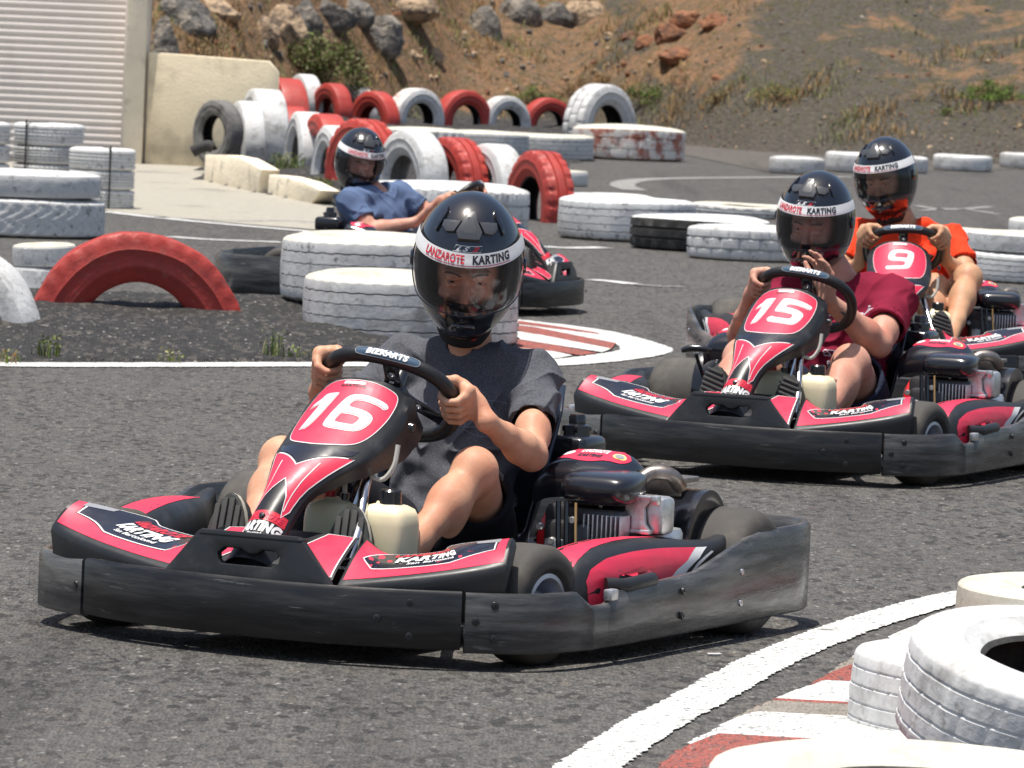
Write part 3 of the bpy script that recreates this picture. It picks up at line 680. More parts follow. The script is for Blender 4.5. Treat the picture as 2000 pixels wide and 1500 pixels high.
def tyre_mesh(R, W, rin, kind, N=144):
    if kind == 'line': N = 288
    """hollow tyre about z, 0..W ; face material 0 tread and sidewall, 1 top sidewall, 2 inside"""
    key = (round(R, 2), round(W, 2), round(rin, 2), kind)
    if key in _TC: return _TC[key]
    h = W / 2; gr = {'rib': (-.55, -.2, .2, .55), 'fine': (-.5, -.18, .18, .5), 'block': (-.33, .33), 'lug': (-.3, .3), 'smooth': (), 'notch': (-.3, .3), 'herring': (), 'line': (-.62, -.25, .15, .55)}[kind]
    gw = {'rib': .0035, 'line': .004}.get(kind, .009); gd = {'rib': .009, 'fine': .009, 'line': .0025}.get(kind, .014)
    out = [(rin + .005, -h * .72), (rin + (R - rin) * .12, -h * .80), (rin + (R - rin) * .27, -h * .93), (rin + (R - rin) * .30, -h * .965), (rin + (R - rin) * .34, -h * .965), (rin + (R - rin) * .37, -h * .955), (rin + (R - rin) * .62, -h * .995), (rin + (R - rin) * .645, -h * 1.015), (rin + (R - rin) * .67, -h * .99), (rin + (R - rin) * .78, -h * .96), (R - .022 * R / .5, -h * .90), (R - .006, -h * .83)]
    tr = [(-.8, 0)]
    for g in gr: tr += [(g - gw / W * 2, 0), (g - gw / W, -gd), (g + gw / W, -gd), (g + gw / W * 2, 0)]
    if not gr: tr += [(-.3, 0), (.3, 0)]
    if kind == 'herring': tr = [(-.8 + .1 * q_, 0) for q_ in range(16)]
    if kind in ('block', 'lug'): tr = sorted(tr + [(-.57, 0), (0, 0), (.57, 0)])
    if kind == 'line': tr = [(-.8, 0)] + [q for g in gr for q in ((g - .008 / W, 0), (g - .003 / W, -.003), (g + .003 / W, -.003), (g + .008 / W, 0))]
    tr.append((.8, 0))
    prof = out + [(R + d + .004 * (1 - abs(y)) - .004, y * h * .96) for y, d in tr] + [(r, -z) for r, z in out[::-1]]
    nto = len(prof); ins = [(rin - .004, h * .64), (rin + .01, h * .62), (rin + (R - rin) * .4, h * .84), (R - .05 * R / .5, h * .74), (R - .04 * R / .5, 0)]
    prof = prof + ins + [(r, -z) for r, z in ins[:-1][::-1]]
    n = len(prof); V = []; F = []; MI = []
    for k in range(N):
        a = 2 * math.pi * k / N; c, s = math.cos(a), math.sin(a); ph = k % 6; bl = k % 8
        for i, (r, z) in enumerate(prof):
            if i < nto:
                tread = 10 <= i < nto - 10
                if kind == 'herring' and tread and (k * 2 + int(abs(((z / h + 1) * 2) % 2 - 1) * 8)) % 8 < 2: r -= .007
                if kind == 'lug' and tread and abs(z) > h * .5 and ph in (0, 1): r -= .012 if abs(z) < h * .92 else .006
                if kind == 'lug' and i in (9, nto - 10) and ph in (0, 1): r -= .008
                if kind == 'block' and tread:
                    if abs(z) < h * .36: 
                        if bl in (0,): r -= .009
                    elif bl in (4,): r -= .010
                if kind == 'rib' and tread: z += .0014 * (1 if k % 4 < 2 else -1)
                if kind == 'fine' and tread and k % 3 == 0: r -= .004
                if kind == 'notch' and (i in (9, 10, 11) or i in (nto - 10, nto - 11, nto - 12)) and k % 4 == 0: r -= .012
                if kind == 'line' and tread and (k - int(z * 70)) % 9 == 0: r -= .0022
                if kind == 'rib' and i in (10, nto - 11) and k % 4 == 0: r -= .003
            V.append((r * c, r * s, z + h))
    for k in range(N):
        a = k * n; b = ((k + 1) % N) * n
        for i in range(n):
            j = (i + 1) % n; F.append((a + i, b + i, b + j, a + j)); MI.append(2 if i >= nto - 1 or (kind == 'rib' and 10 < i < nto - 11 and min(prof[i][0], prof[j][0]) < R - .010 and max(prof[i][0], prof[j][0]) < R - .010) else (1 if nto - 12 <= i < nto - 1 else 0))
    _TC[key] = (V, F, MI); return _TC[key]
def tyre(loc, rot, R, W, kind, mats, label, group=None, rin=None, name='tyre', off=(0, 0, 0), sq=0.):
    V, F, MI = tyre_mesh(R, W, rin or R * .54, kind)
    rr = random.Random(int(abs(loc[0]) * 1000 + abs(loc[1]) * 10)); A = [rr.uniform(-1, 1) for _ in range(4)]
    V = [(x * (1 + sq * A[0]) + .0, y * (1 + sq * A[1]), z + sq * .6 * R * math.sin(math.atan2(y, x) * 2 + A[2] * 3) * (z / W)) for x, y, z in V]
    sd_ = loc[0] * 3.1 + loc[1]; V = [(x * k_, y * k_, z) for x, y, z, k_ in ((x, y, z, 1 + (.016 * mnoise.noise(Vector((x * 2.6 / R + sd_, y * 2.6 / R, z * 3)))) + .006 * mnoise.noise(Vector((x * 8 / R, y * 8 / R + sd_, z * 9)))) for x, y, z in V)]
    V = [(x - off[0], y - off[1], z - off[2]) for x, y, z in V]
    if not isinstance(mats, (list, tuple)): mats = [mats, mats, M['t_black']]
    o = mk(name, V, F, mats, None, MI, ang=32); o.location = tuple(loc); o.rotation_euler = rot; tag(o, label, 'tyre', group); return o
def flat(xl, xr, yb, W, kind, mats, label, z=0., R=None, group='tyres lying flat along the track', tilt=(0, 0), top=None, sq=.02, rin=None):
    """tyre lying flat whose near edge meets the ground at photograph row yb"""
    xc = (xl + xr) / 2; p = G(xc, yb, z); Rr = R or .5
    for _ in range(6): s = FPX / (p[1] + Rr); Rr = R or (xr - xl) / s / 2
    p2 = p + ray(xc, yb) * np.array([1, 1, 0]) / ray(xc, yb)[1] * Rr
    return tyre((p2[0], p2[1], z), (rad(tilt[0]), rad(tilt[1]), random.Random(xl).uniform(0, 6)), Rr, W, kind, mats, label, group, sq=sq, rin=rin), p2, Rr
W1 = [M['t_white'], M['t_white'], M['t_black']]; WC = [M['t_white'], M['t_cream'], M['t_black']]; WW = [M['t_white_worn'], M['t_white'], M['t_black']]; WWC = [M['t_white_worn'], M['t_cream'], M['t_black']]; WG = [M['t_white_worn'], M['t_white_worn'], M['t_black']]
# left stacks
_, pa, ra = flat(-140, 205, 466, .225, 'herring', WW, 'big white tyre with herringbone tread, bottom of the left stack')
tyre((pa[0] - .02, pa[1], .228), (0, 0, 1), ra * .97, .145, 'smooth', WG, 'greyish dirty white tyre on top of the big herringbone tyre', 'tyres lying flat along the track')
tyre_g = 'stacked and strapped white tyres by the garage'
def stack(xl, xr, yb, hs, labs, strap_x):
    z = 0; R0 = None
    for h_, l in zip(hs, labs):
        if R0 is None: o, p, R0 = flat(xl, xr, yb, h_, 'fine', WG if len(l) % 2 else WW, l, group=tyre_g)
        else: tyre((p[0], p[1], z), (0, 0, z * 9), R0 * .985, h_, 'fine', WG if len(l) % 2 else WW, l, tyre_g)
        z += h_ + .002
    return p, R0, z
p4, R4, z4 = stack(130, 263, 408, (.125, .125, .145), ('lowest tyre of the strapped stack of three by the track', 'middle white tyre of the strapped stack of three', 'dusty grey topped tyre of the strapped stack of three'), 215)
p3, R3, z3 = stack(19, 162, 398, (.13, .13, .12, .15), ('lowest tyre of the taller strapped stack at left', 'second tyre up in the taller strapped stack', 'third tyre up in the taller strapped stack', 'topmost tyre of the taller strapped stack'), 50)
p5, R5, z5 = stack(-126, 17, 395, (.13, .13, .12, .15), ('lowest tyre of the stack cut by the left edge', 'second tyre of the stack cut by the left edge', 'third tyre of the stack cut by the left edge', 'topmost tyre of the stack cut by the left edge'), -60)
M['strap'] = pm('strap', (.035, .03, .028), .7)
for (p, R_, z, ax, lab) in ((p4, R4, z4, .30, 'dark strap down the front of the stack of three tyres'), (p3, R3, z3, -.55, 'dark strap down the front of the taller tyre stack')):
    x = p[0] + ax * R_; y = p[1] - math.sqrt(1 - ax * ax) * R_ - .006; mb = MB(); mb.box((0, 0, z / 2 + .01), (.011, .004, z + .02), 0); mb.box((0, R_ * .5, z + .004), (.018, R_ * 1.05, .004), 0)
    o = mb.build('strap', M['strap']); o.location = (x, y, 0); o.rotation_euler = (0, 0, math.asin(ax) * .9); tag(o, lab, 'strap', 'straps around tyre stacks')
_, pt, rt_ = flat(20, 150, 575, .12, 'smooth', WW, 'thin white tyre partly hidden behind the big red half tyre')
tyre((pt[0], pt[1], .128), (rad(2), rad(-3), 0), rt_ * .97, .10, 'smooth', WWC, 'cream topped tyre resting on the thin one behind the red half tyre', 'tyres lying flat along the track')
# centre
flat(545, 945, 604, .30, 'rib', WWC, 'large cream topped white tyre with black worn patches left of the front driver', z=.09)
flat(585, 1013, 682, .285, 'rib', WC, 'clean white tyre with a black slit in its side, nearest beside the front driver')
flat(700, 1031, 464, .32, 'notch', W1, 'big white tyre with ribbed shoulder behind the driver in blue')
flat(1090, 1356, 474, .27, 'rib', WW, 'white tyre with fine grooves and dirty foot, left of the black sided one')
flat(1085, 1275, 440, .20, 'smooth', W1, 'white tyre partly hidden behind the grooved one right of the red half tyre', R=.36)
flat(1062, 1148, 364, .13, 'smooth', WC, 'small cream tyre just right of the nearest red half tyre')
flat(1231, 1500, 494, .21, 'lug', [M['t_black'], M['t_white'], M['t_black']], 'black sided tyre with a white painted top')
flat(1340, 1575, 512, .20, 'block', WW, 'white tyre with chunky block tread in front of the black sided one')
flat(1502, 1730, 520, .20, 'block', WW, 'white block tread tyre hidden behind the helmet of driver fifteen')
flat(1352, 1600, 428, .09, 'lug', WWC, 'flat dirty cream tyre behind the black sided one')
_, pq, rq = flat(1878, 2130, 556, .17, 'rib', WG, 'dirty white tyre at the right edge behind driver nine'); tyre((pq[0] + .01, pq[1], .174), (0, 0, 2), rq * .97, .11, 'smooth', WC, 'cream topped tyre on top of the dirty one at the right edge', 'tyres lying flat along the track')
flat(1790, 1976, 490, .13, 'smooth', WC, 'cream tyre directly right of the shoulder of driver nine', z=.04)
flat(1968, 2150, 480, .17, 'smooth', WC, 'cream tyre cut by the right edge above the dirty one')
# far row
for a, l in (((1500, 1611, 341), 'leftmost tyre of the far white row'), ((1611, 1722, 338), 'second tyre of the far white row, taller, left of helmet nine'), ((1700, 1812, 338), 'third tyre of the far white row, behind helmet nine'), ((1822, 1937, 335), 'far white tyre right of helmet nine standing clear'), ((1952, 2066, 331), 'far white tyre cut by the right edge')):
    flat(*a, .20 if '2' not in l and 'taller' in l else .165, 'smooth', W1, l, group='row of small white tyres along the far edge')
# middle island flats
flat(735, 905, 300, .24, 'lug', WC, 'cream topped flat tyre at the left of the row under the half tyres', z=.03)
flat(868, 1031, 306, .24, 'rib', WWC, 'dark sided flat tyre in the row under the half tyres', z=.02)
flat(988, 1158, 313, .25, 'rib', WWC, 'worn flat tyre with dark grooves left of the huge red and white one')
flat(1118, 1335, 314, .34, 'block', [M['t_redwhite'], M['t_cream'], M['t_black']], 'huge flat tyre with white paint flaking off red, right of the row', sq=.03)
# half buried upright tyres
def arch(xl, xr, yb, yt, yaw, kind, mats, label, R=.5, W=.27, z=0., lean=0, group='red and white half buried tyres', dist=None):
    xc = (xl + xr) / 2; p = G(xc, yb, z)
    if dist: v = ray(xc, yb); p = np.array([0, 0, CAMH]) + v * (dist / v[1]); z = p[2]
    s = FPX / p[1]; top = z + (yb - yt) / s; cz = top - R
    o = tyre((p[0], p[1] + .1, cz), (0, 0, 0), R, W, kind, mats, label, group, off=(0, 0, W / 2), sq=.012)
    o.matrix_world = Matrix.Translation((p[0], p[1] + .1, cz)) @ Matrix.Rotation(rad(yaw), 4, 'Z') @ Matrix.Rotation(rad(lean), 4, 'Y') @ Matrix.Rotation(rad(90), 4, 'X') @ Matrix.Rotation(xl * .1, 4, 'Z')
    return o
TR, TW = [M['t_red']] * 2 + [M['t_redold']], [M['t_white'], M['t_white'], M['t_white_worn']]
arch(60, 466, 630, 452, 7, 'notch', [M['t_red']] * 3, 'biggest red half buried tyre on the gravel island at left', R=.455, W=.20, z=.03, group='large half buried tyres on the gravel island')
arch(-335, 60, 650, 462, -18, 'line', [M['t_white']] * 3, 'white half buried tyre cut by the left edge beside the big red one', R=.46, W=.24, z=.03, group='large half buried tyres on the gravel island')
g1 = 'front row of red and white half tyres'; g2 = 'back row of red and white half tyres'
for a, m, l in (((542, 590, 300, 208, -80, 'smooth'), TR, 'red half tyre at the left end of the front row'), ((566, 624, 318, 218, -76, 'smooth'), TW, 'narrow white half tyre second in the front row'),
                ((597, 668, 322, 223, -70, 'smooth'), TR, 'red half tyre third in the front row, above the blue driver'), ((621, 690, 336, 245, -72, 'smooth'), TW, 'white half tyre directly left of helmet of the blue driver'),
                ((652, 762, 344, 232, -56, 'lug'), TR, 'large red half tyre behind the helmet of the blue driver'), ((755, 852, 354, 254, -60, 'smooth'), TW, 'big smooth white half tyre right of the blue driver'),
                ((838, 934, 356, 267, -62, 'lug'), TR, 'red half tyre with wavy tread between two white ones in the front row'), ((916, 1008, 360, 281, -64, 'smooth'), TW, 'white half tyre beside the nearest red one')):
    arch(*a, m, l, z=.13, group=g1, R=.38 if a[1] - a[0] < 92 else .41, W=.23)
arch(993, 1112, 432, 294, -66, 'lug', [M['t_red'], M['t_red'], M['t_black']], 'nearest red half tyre at the right end of the front row', R=.40, W=.22, z=0, group=g1)
arch(446, 512, 302, 197, -76, 'smooth', TW, 'narrow leaning white half tyre at the left end', dist=46.9, R=.40, W=.2, lean=-14, group=g2)
arch(476, 548, 306, 173, -74, 'smooth', TW, 'tall white half tyre leaning beside the narrow one', dist=47.4, R=.44, lean=-8, group=g2)
arch(517, 590, 262, 152, -72, 'smooth', TR, 'leftmost red half tyre of the back row', dist=51.2, R=.45, group=g2)
for a, m, l, ln in ( ((560, 624, 240, 145, -66, 'smooth'), TW, 'tallest white half tyre at the top of the back row', -4), ((612, 680, 244, 162, -60, 'smooth'), TR, 'red half tyre behind the front row', 0),
                    ((656, 724, 240, 165, -54, 'smooth'), TW, 'white half tyre third from the left in the back row', 0), ((698, 764, 246, 178, -50, 'smooth'), TR, 'thin red half tyre in the middle of the back row', 0)):
    arch(*a, m, l, z=.14, group=g2, lean=ln, R=.36, W=.2)
arch(752, 868, 250, 172, 42, 'smooth', [M['t_redwhite'], M['t_white'], M['t_black']], 'half tyre with red patches flaking through white tread', z=.13, group=g2, W=.24, R=.36)
arch(850, 957, 252, 176, 38, 'smooth', [M['t_red']] * 2 + [M['t_black']], 'red half tyre with open hole in the middle of the back row', z=.13, group=g2, R=.36, W=.2)
arch(938, 1030, 256, 188, 40, 'smooth', [M['t_white']] * 2 + [M['t_black']], 'smaller white half tyre second from the right in the back row', z=.12, group=g2, R=.33, W=.2)
arch(1015, 1121, 254, 191, 30, 'smooth', [M['t_red']] * 2 + [M['t_black']], 'rightmost red half tyre of the back row', z=.12, group=g2, R=.33, W=.2)
arch(1108, 1236, 238, 165, 50, 'block', [M['t_white']] * 2 + [M['t_black']], 'white tyre tilted on edge above the huge flat one', dist=59.2, group=g2, R=.47, W=.3, lean=26)
arch(384, 462, 306, 196, -50, 'smooth', [M['t_grey'], M['t_grey'], M['t_black']], 'unpainted grey tyre leaning at the far left end of the rows', dist=46.3, R=.27, W=.15, lean=-12, group='unpainted tyres')
mb = MB(); mb.tube(catmull([(-.07, 0, .02), (-.02, 0, .05), (.04, .02, .07), (.08, .02, .06)], 4), [.045] * 13, 10); o = mb.build('rubber_scrap', M['t_black']); p = G(394, 303, .26); o.location = tuple(p); tag(o, 'black rubber scrap at the foot of the leaning grey tyre', 'rubber scrap')
# foreground right
FG = 'white tyres in the right foreground'
def free(loc, rot, R, W, kind, mats, label, rin=None): return tyre(loc, tuple(rad(a) for a in rot), R, W, kind, mats, label, FG, rin=rin, sq=.012)
free((1.39, 13.02, .0), (0, 0, 20), .34, .115, 'smooth', [M['t_cream'], M['t_cream'], M['t_black']], 'flat cream tyre behind the tilted white tyre at right edge')
free((.965, 10.90, .0), (1, 2, 50), .285, .175, 'line', W1, 'small white tyre with pink stained side squeezed behind the tilted tyre')
free((1.03, 10.02, .085), (11, 5, 10), .325, .20, 'line', W1, 'large tilted white tyre with open dark hole at the right edge', rin=.19)
free((.72, 9.02, .0), (2, 1, 0), .38, .185, 'smooth', WC, 'cream topped tyre cut by the bottom right corner', rin=.2)
# small litter on the asphalt
mb = MB(); mb.box((0, 0, .004), (.03, .012, .004), .001); o = mb.build('paint_chip', M['t_white']); o.location = tuple(G(1395, 1281)); o.rotation_euler = (0, 0, .3); tag(o, 'tiny white chip lying on the asphalt beside the front kart', 'paint chip')
# ================================================================ KARTS
M['badge'] = pm('badge_blue_grey', (.05, .09, .14), .25, var=.1)
# kart frame: x to the viewer's right when facing its nose, y backwards, z up; nose points to -y
WC_ = Vector((.02, .40, .53)); WU = Vector((0, -.72, .694)).normalized(); WN = Vector((1, 0, 0)).cross(WU)   # steering wheel centre, up, face normal (to the nose)
def wheel_pts(n=72):
    P = []
    for k in range(n):
        a = 2 * math.pi * k / n; s, c = math.sin(a), math.cos(a)
        x = .146 * math.copysign(abs(s) ** .86, s); u = .128 * math.copysign(abs(c) ** .70, c)
        if u < 0: x *= 1 + .12 * u / .128
        P.append((x, u))
    return P
def wheel_at(deg, steer):
    """point, tangent, outward direction on the rim, deg clockwise from top as the viewer sees it"""
    P = wheel_pts(360); a = rad(deg - steer)
    best = min(range(360), key=lambda i: abs(math.atan2(math.sin(math.atan2(P[i][0], P[i][1]) - a), math.cos(math.atan2(P[i][0], P[i][1]) - a))))
    p, q = P[best], P[(best + 2) % 360]; st = rad(-steer)
    def w3(x, u): c, s = math.cos(st), math.sin(st); x, u = x * c - u * s, x * s + u * c; return Vector((1, 0, 0)) * x + WU * u
    g = w3(*p); t = (w3(*q) - g).normalized(); o = (g - t * g.dot(t)).normalized()
    return WC_ + g, t, o

def side_prof(y):   # height of the top of the side bumper
    return float(np.interp(y, (-1, .130, .165, .175, .240, .250, .28, .69, .72, .98, 1.02, 2), (.165, .165, .136, .131, .131, .136, .156, .170, .176, .232, .238, .240)))
def strip(mb, path, ztop, zbot=.038, th=.022, m=0):
    """plastic bumper wall following a plan path, rounded lip on top"""
    n = len(path); secs = []
    for i, p in enumerate(path):
        a = np.array(path[max(i - 1, 0)]); b = np.array(path[min(i + 1, n - 1)]); t = (b - a) / (np.linalg.norm(b - a) + 1e-9); nn = np.array([t[1], -t[0]])   # outward
        zt = ztop(p[0], p[1]); P = np.array(p)
        q = [(P, zbot + .006), (P - nn * .005, zbot), (P - nn * (th - .004), zbot), (P - nn * th, zbot + .006), (P - nn * th, zt - .008), (P - nn * (th - .006), zt), (P - nn * .006, zt), (P, zt - .008)]
        secs.append([(v[0], v[1], z) for v, z in q])
    mb.loft(secs, m=m)
FRONT = [(-.455, -.098), (-.40, -.130), (-.33, -.162), (-.22, -.190), (-.10, -.207), (.02, -.216), (.14, -.212), (.24, -.194), (.33, -.166), (.40, -.132), (.455, -.098)]
NOSE = []
def LS(y): return float(np.interp(y, (-.10, .02, .2, 1.0, 1.3, 1.5), (0, .045, .055, .165, .15, 0)))   # the driver's right side bulges further out
def make_kart():
    K_ = empty('go_kart', (0, 0, 0))
    # bumpers
    mb = MB(); fp = [tuple(p) for p in catmull(FRONT, 6)]; strip(mb, fp, lambda x, y: .167, .044)
    fb = mb.build('front_bumper', M['bumper'], K_)
    def bolt(p, nrm, par, mat='plastic', r=.0075):
        T = Matrix.Translation(p) @ Vector(nrm).to_track_quat('Z', 'Y').to_matrix().to_4x4(); b = MB().lathe([(0, .003), (r * .35, .003), (r * .4, .0045), (r, .004), (r * 1.15, 0)], 12, T).build('bolt', M[mat], par)
    for x, y, z, m in ((-.42, -.062, .14, 'plastic'), (-.42, -.062, .07, 'plastic'), (-.36, -.112, .115, 'steel'), (.36, -.150, .14, 'plastic'), (.36, -.150, .07, 'plastic'), (.30, -.184, .105, 'plastic')):
        bolt((x, y, z), (x * .9, -.6, 0), fb, m)
    for sgn in (-1, 1):
        P = [(.462, -.094), (.53, -.052), (.565, -.022), (.592, .015), (.610, .06), (.624, .115), (.632, .165), (.636, .172), (.637, .178), (.638, .238), (.639, .244), (.640, .25), (.642, .28), (.645, .45), (.648, .68), (.649, .70), (.649, .72), (.65, .85), (.65, .98), (.65, 1.02), (.648, 1.15), (.645, 1.28), (.63, 1.36), (.595, 1.43), (.54, 1.475), (.46, 1.495), (.30, 1.50)]
        D_ = []
        for a, b in zip(P[:-1], P[1:]): k = max(1, int(math.dist(a, b) / .04)); D_ += [(a[0] + (b[0] - a[0]) * j / k, a[1] + (b[1] - a[1]) * j / k) for j in range(k)]
        D_.append(P[-1]); path = D_ if sgn > 0 else [(-x - LS(y), y) for x, y in D_[::-1]]
        mb = MB(); strip(mb, path, lambda x, y: side_prof(y), .038, .024)
        sb = mb.build('side_bumper', M['bumper_side_sheen'], K_)
        for x, y, z, m in ((.515, -.062, .14, 'plastic'), (.515, -.062, .07, 'plastic'), (.482, -.083, .105, 'plastic')):
            bolt((sgn * x, y, z), (sgn * .55, -.85, 0), sb, m)
        for y, z, m in ((.60, .135, 'plastic'), (.60, .08, 'plastic'), (.92, .155, 'steel'), (.92, .085, 'steel')): bolt((sgn * .6495 - (LS(y) if sgn < 0 else 0), y, z), (sgn, 0, 0), sb, m)
        MB().box((sgn * .632 - (LS(.26) if sgn < 0 else 0), .262, .150), (.022, .035, .024), .004).build('bumper_cap', M['alu'], K_)
    mb = MB(); strip(mb, [(.298, 1.50), (.15, 1.505), (0, 1.506), (-.15, 1.505), (-.298, 1.50)], lambda x, y: .24, .06, .024)
    mb.build('rear_bumper', M['bumper'], K_)
    # frame and floor
    mb = MB()
    for sg in (-1, 1):
        mb.tube(catmull([(sg * .12, -.19, .10), (sg * .30, -.08, .10), (sg * .33, .05, .085), (sg * .24, .30, .075), (sg * .30, .6, .075), (sg * .32, 1.2, .085), (sg * .3, 1.47, .12)], 6), .014, 8)
        mb.tube([(sg * .26, .35, .075), (sg * .56, .36, .13), (sg * .60, .36, .14)], .013, 8); mb.tube([(sg * .30, .85, .078), (sg * .60, .86, .12)], .013, 8)
        mb.tube([(sg * .2, .02, .10), (sg * .50, .06, .13)], .012, 8)
    mb.tube([(-.36, .08, .085), (.36, .08, .085)], .014, 8); mb.tube([(-.32, .62, .075), (.32, .62, .075)], .014, 8); mb.tube([(-.3, 1.47, .12), (.3, 1.47, .12)], .016, 8)
    mb.build('chassis_frame', M['blackpaint'], K_)
    MB().box((0, .19, .045), (.50, .62, .006), .002).box((0, -.10, .055), (.30, .16, .012), .004).build('floor_tray', M['alu'], K_)
    mb = MB(); mb.tube([(-.66, 1.06, .142), (.58, 1.06, .142)], .018, 10); mb.build('rear_axle', M['steel'], K_)
    # wheels
    def wheel(x, y, R, W, rr, yaw=0):
        h = W / 2; o = MB()
        o.lathe([(rr, -h * .8), (rr + .012, -h * .93), (R - .045, -h), (R - .022, -h * .97), (R - .008, -h * .84), (R, -h * .6), (R + .001, 0), (R, h * .6), (R - .008, h * .84), (R - .022, h * .97), (R - .045, h), (rr + .012, h * .93), (rr, h * .8)], 56, m=0)
        for f in range(len(o.F)): 
            if f % 12 in (0, 1, 10, 11): o.M[f] = 1
        wl = o.build('wheel', [M['rubber'], M['sidewall']], K_, ang=50)
        q = MB(); s = 1 if x > 0 else -1
        q.lathe([(rr + .004, h * .83), (rr - .006, h * .86), (rr - .012, h * .70), (rr - .016, h * .3), (rr - .022, -h * .1), (.032, -h * .05), (.030, h * .35), (.022, h * .45), (0, h * .45)], 40)
        q.lathe([(rr + .004, -h * .83), (rr - .006, -h * .86), (rr - .014, -h * .6), (rr - .022, -h * .1)], 40)
        q.build('rim', M['rim'], wl, ang=50)
        wl.matrix_local = Matrix.Translation((x, y, R)) @ Matrix.Rotation(rad(yaw), 4, 'Z') @ Matrix.Rotation(rad(90 * s), 4, 'Y'); return wl
    fw = [wheel(-.515, .14, .128, .118, .066, -9), wheel(.495, .14, .128, .118, .066, -9)]; wheel(-.615, 1.06, .142, .20, .068); wheel(.545, 1.06, .142, .20, .068)
    # front spoiler with its grab hole
    T = Matrix.Translation((-.014, -.160, .152)) @ Matrix.Rotation(rad(83), 4, 'X')
    mb = MB(); hole = [(x * 1.0 - .0, y) for x, y in ((-.072, .046), (-.064, .036), (.056, .036), (.072, .046), (.074, .060), (.062, .070), (.030, .070), (.020, .062), (.004, .060), (-.010, .064), (-.02, .070), (-.060, .070), (-.074, .058))]
    mb.prism([(-.205, .0), (.205, .0), (.195, .018), (.122, .100), (.112, .106), (-.118, .106), (-.128, .100), (-.195, .018)], .022, T, bev=.004, hole=hole)
    mb.box((-.014, -.156, .250), (.25, .03, .010), .004)
    mb.build('front_spoiler', M['plastic'], K_, ang=35)
    # centre deck
    nu, nv = 17, 9; g = np.zeros((nu, nv, 3))
    for i in range(nu):
        u = i / (nu - 1) * 2 - 1
        for j in range(nv):
            v = j / (nv - 1); hw = .188 - .03 * v; y = -.148 + .173 * v; z = .176 + .076 * v ** .8 + .012 * (1 - abs(u)) * (1 - v) - .004 * abs(u) ** 3
            g[i, j] = (-.014 + u * hw, y, z)
    sf = Surf(g); mb = MB(); sf.mesh(mb)
    B0 = [tuple(g[i, nv - 1]) for i in range(nu)]; B1 = [(x * .96, y + .02, z - .06) for x, y, z in B0]; b = len(mb.V); mb.V += B0 + B1; mb.F += [(b + i, b + i + 1, b + nu + i + 1, b + nu + i) for i in range(nu - 1)]; mb.M += [0] * (nu - 1)
    dk = mb.build('nose_deck', M['plastic'], K_, ang=60)
    for s in (0, 1):
        d = Dec(sf, .1, .12)
        fx = (lambda P: P) if s else (lambda P: [(1 - x, y) for x, y in P][::-1])
        R1 = fx([(.80, .05), (.985, .03), (.975, .97), (.78, .97), (.68, .55), (.66, .42)])
        d.poly(R1, M['red'], .0012).stroke(R1, .014, M['white'], .002, True, 1.6)
        d.build('sticker', dk)
    # wings
    def wing(s):
        L_ = [(.192, -.150, .166), (.28, -.130, .181), (.38, -.100, .198), (.47, -.064, .216), (.520, -.032, .228)]
        U_ = [(.162, .030, .250), (.208, .050, .216), (.32, .065, .229), (.350, .068, .246), (.505, .030, .276)]
        Lc = catmull(L_, 5); Uc = [np.array(U_[0])] + []
        Uc = catmull(U_, 5); n_ = len(Lc); nv = 9; g = np.zeros((n_, nv, 3))
        for i in range(n_):
            for j in range(nv):
                v = j / (nv - 1); p = Lc[i] * (1 - v) + Uc[i] * v; p = p + np.array([0, 0, .010 * math.sin(math.pi * v)]); g[i, j] = p * np.array([s if s > 0 else -1, 1, 1]) - (np.array([.024 + .03 * max(0, (p[0] - .2)) / .35, 0, 0]) if s < 0 else 0)
        if s < 0: g = g[::-1]
        sf = Surf(g); mb = MB(); sf.mesh(mb)
        # rounded edge and sides
        ring = [g[i, 0] for i in range(n_)] + [g[n_ - 1, j] for j in range(1, nv)] + [g[i, nv - 1] for i in range(n_ - 2, -1, -1)] + [g[0, j] for j in range(nv - 2, 0, -1)]
        cx = np.mean(ring, axis=0); cx[2] = 0; lv = [ring]
        for dz, ex in ((-.006, .006), (-.018, .009), (-.05, .004), (-.085, .0), (-.13, -.012)):
            q = []
            for p in ring:
                dd = np.array([p[0] - cx[0], p[1] - cx[1], 0]); dd[0] *= .4; dd /= np.linalg.norm(dd) + 1e-9; z = max(p[2] + dz, .10); q.append(p + dd * ex + np.array([0, 0, z - p[2]]))
            lv.append(q)
        n = len(ring); b = len(mb.V)
        for q in lv: mb.V += [tuple(p) for p in q]
        for k in range(len(lv) - 1):
            for i in range(n): mb.F.append((b + k * n + i, b + (k + 1) * n + i, b + (k + 1) * n + (i + 1) % n, b + k * n + (i + 1) % n)); mb.M.append(0)
        o = mb.build('front_pod', M['plastic'], K_, ang=50, weld=True)
        fx = (lambda P: P) if s > 0 else (lambda P: [(1 - x, y) for x, y in P][::-1])
        d = Dec(sf, .06, .15)
        R1 = fx([(.02, .06), (.30, .05), (.97, .05), (.985, .97), (.945, .97), (.91, .40), (.60, .22), (.18, .24), (.09, .50), (.24, .96), (.02, .93)])
        d.poly(R1, M['red'], .001)
        N1 = fx([(.10, .50), (.18, .26), (.60, .24), (.90, .42), (.935, .97), (.62, .975), (.27, .96)])
        d.poly(N1, M['navy'], .0012).stroke(N1, .018, M['white'], .0018, True, 1.9)
        G1 = fx([(.84, .80), (.935, .72), (.944, .965), (.85, .972)]); d.poly(G1, M['grayst'], .0020)  # silver-grey gloss at the outer end painted as a flat patch
        c0 = .47 if s > 0 else .53
        d.text('LANZAROTE', c0, .78, .36, .20, M['redink'], .003, .25, .05, .02 * s, 1.9)
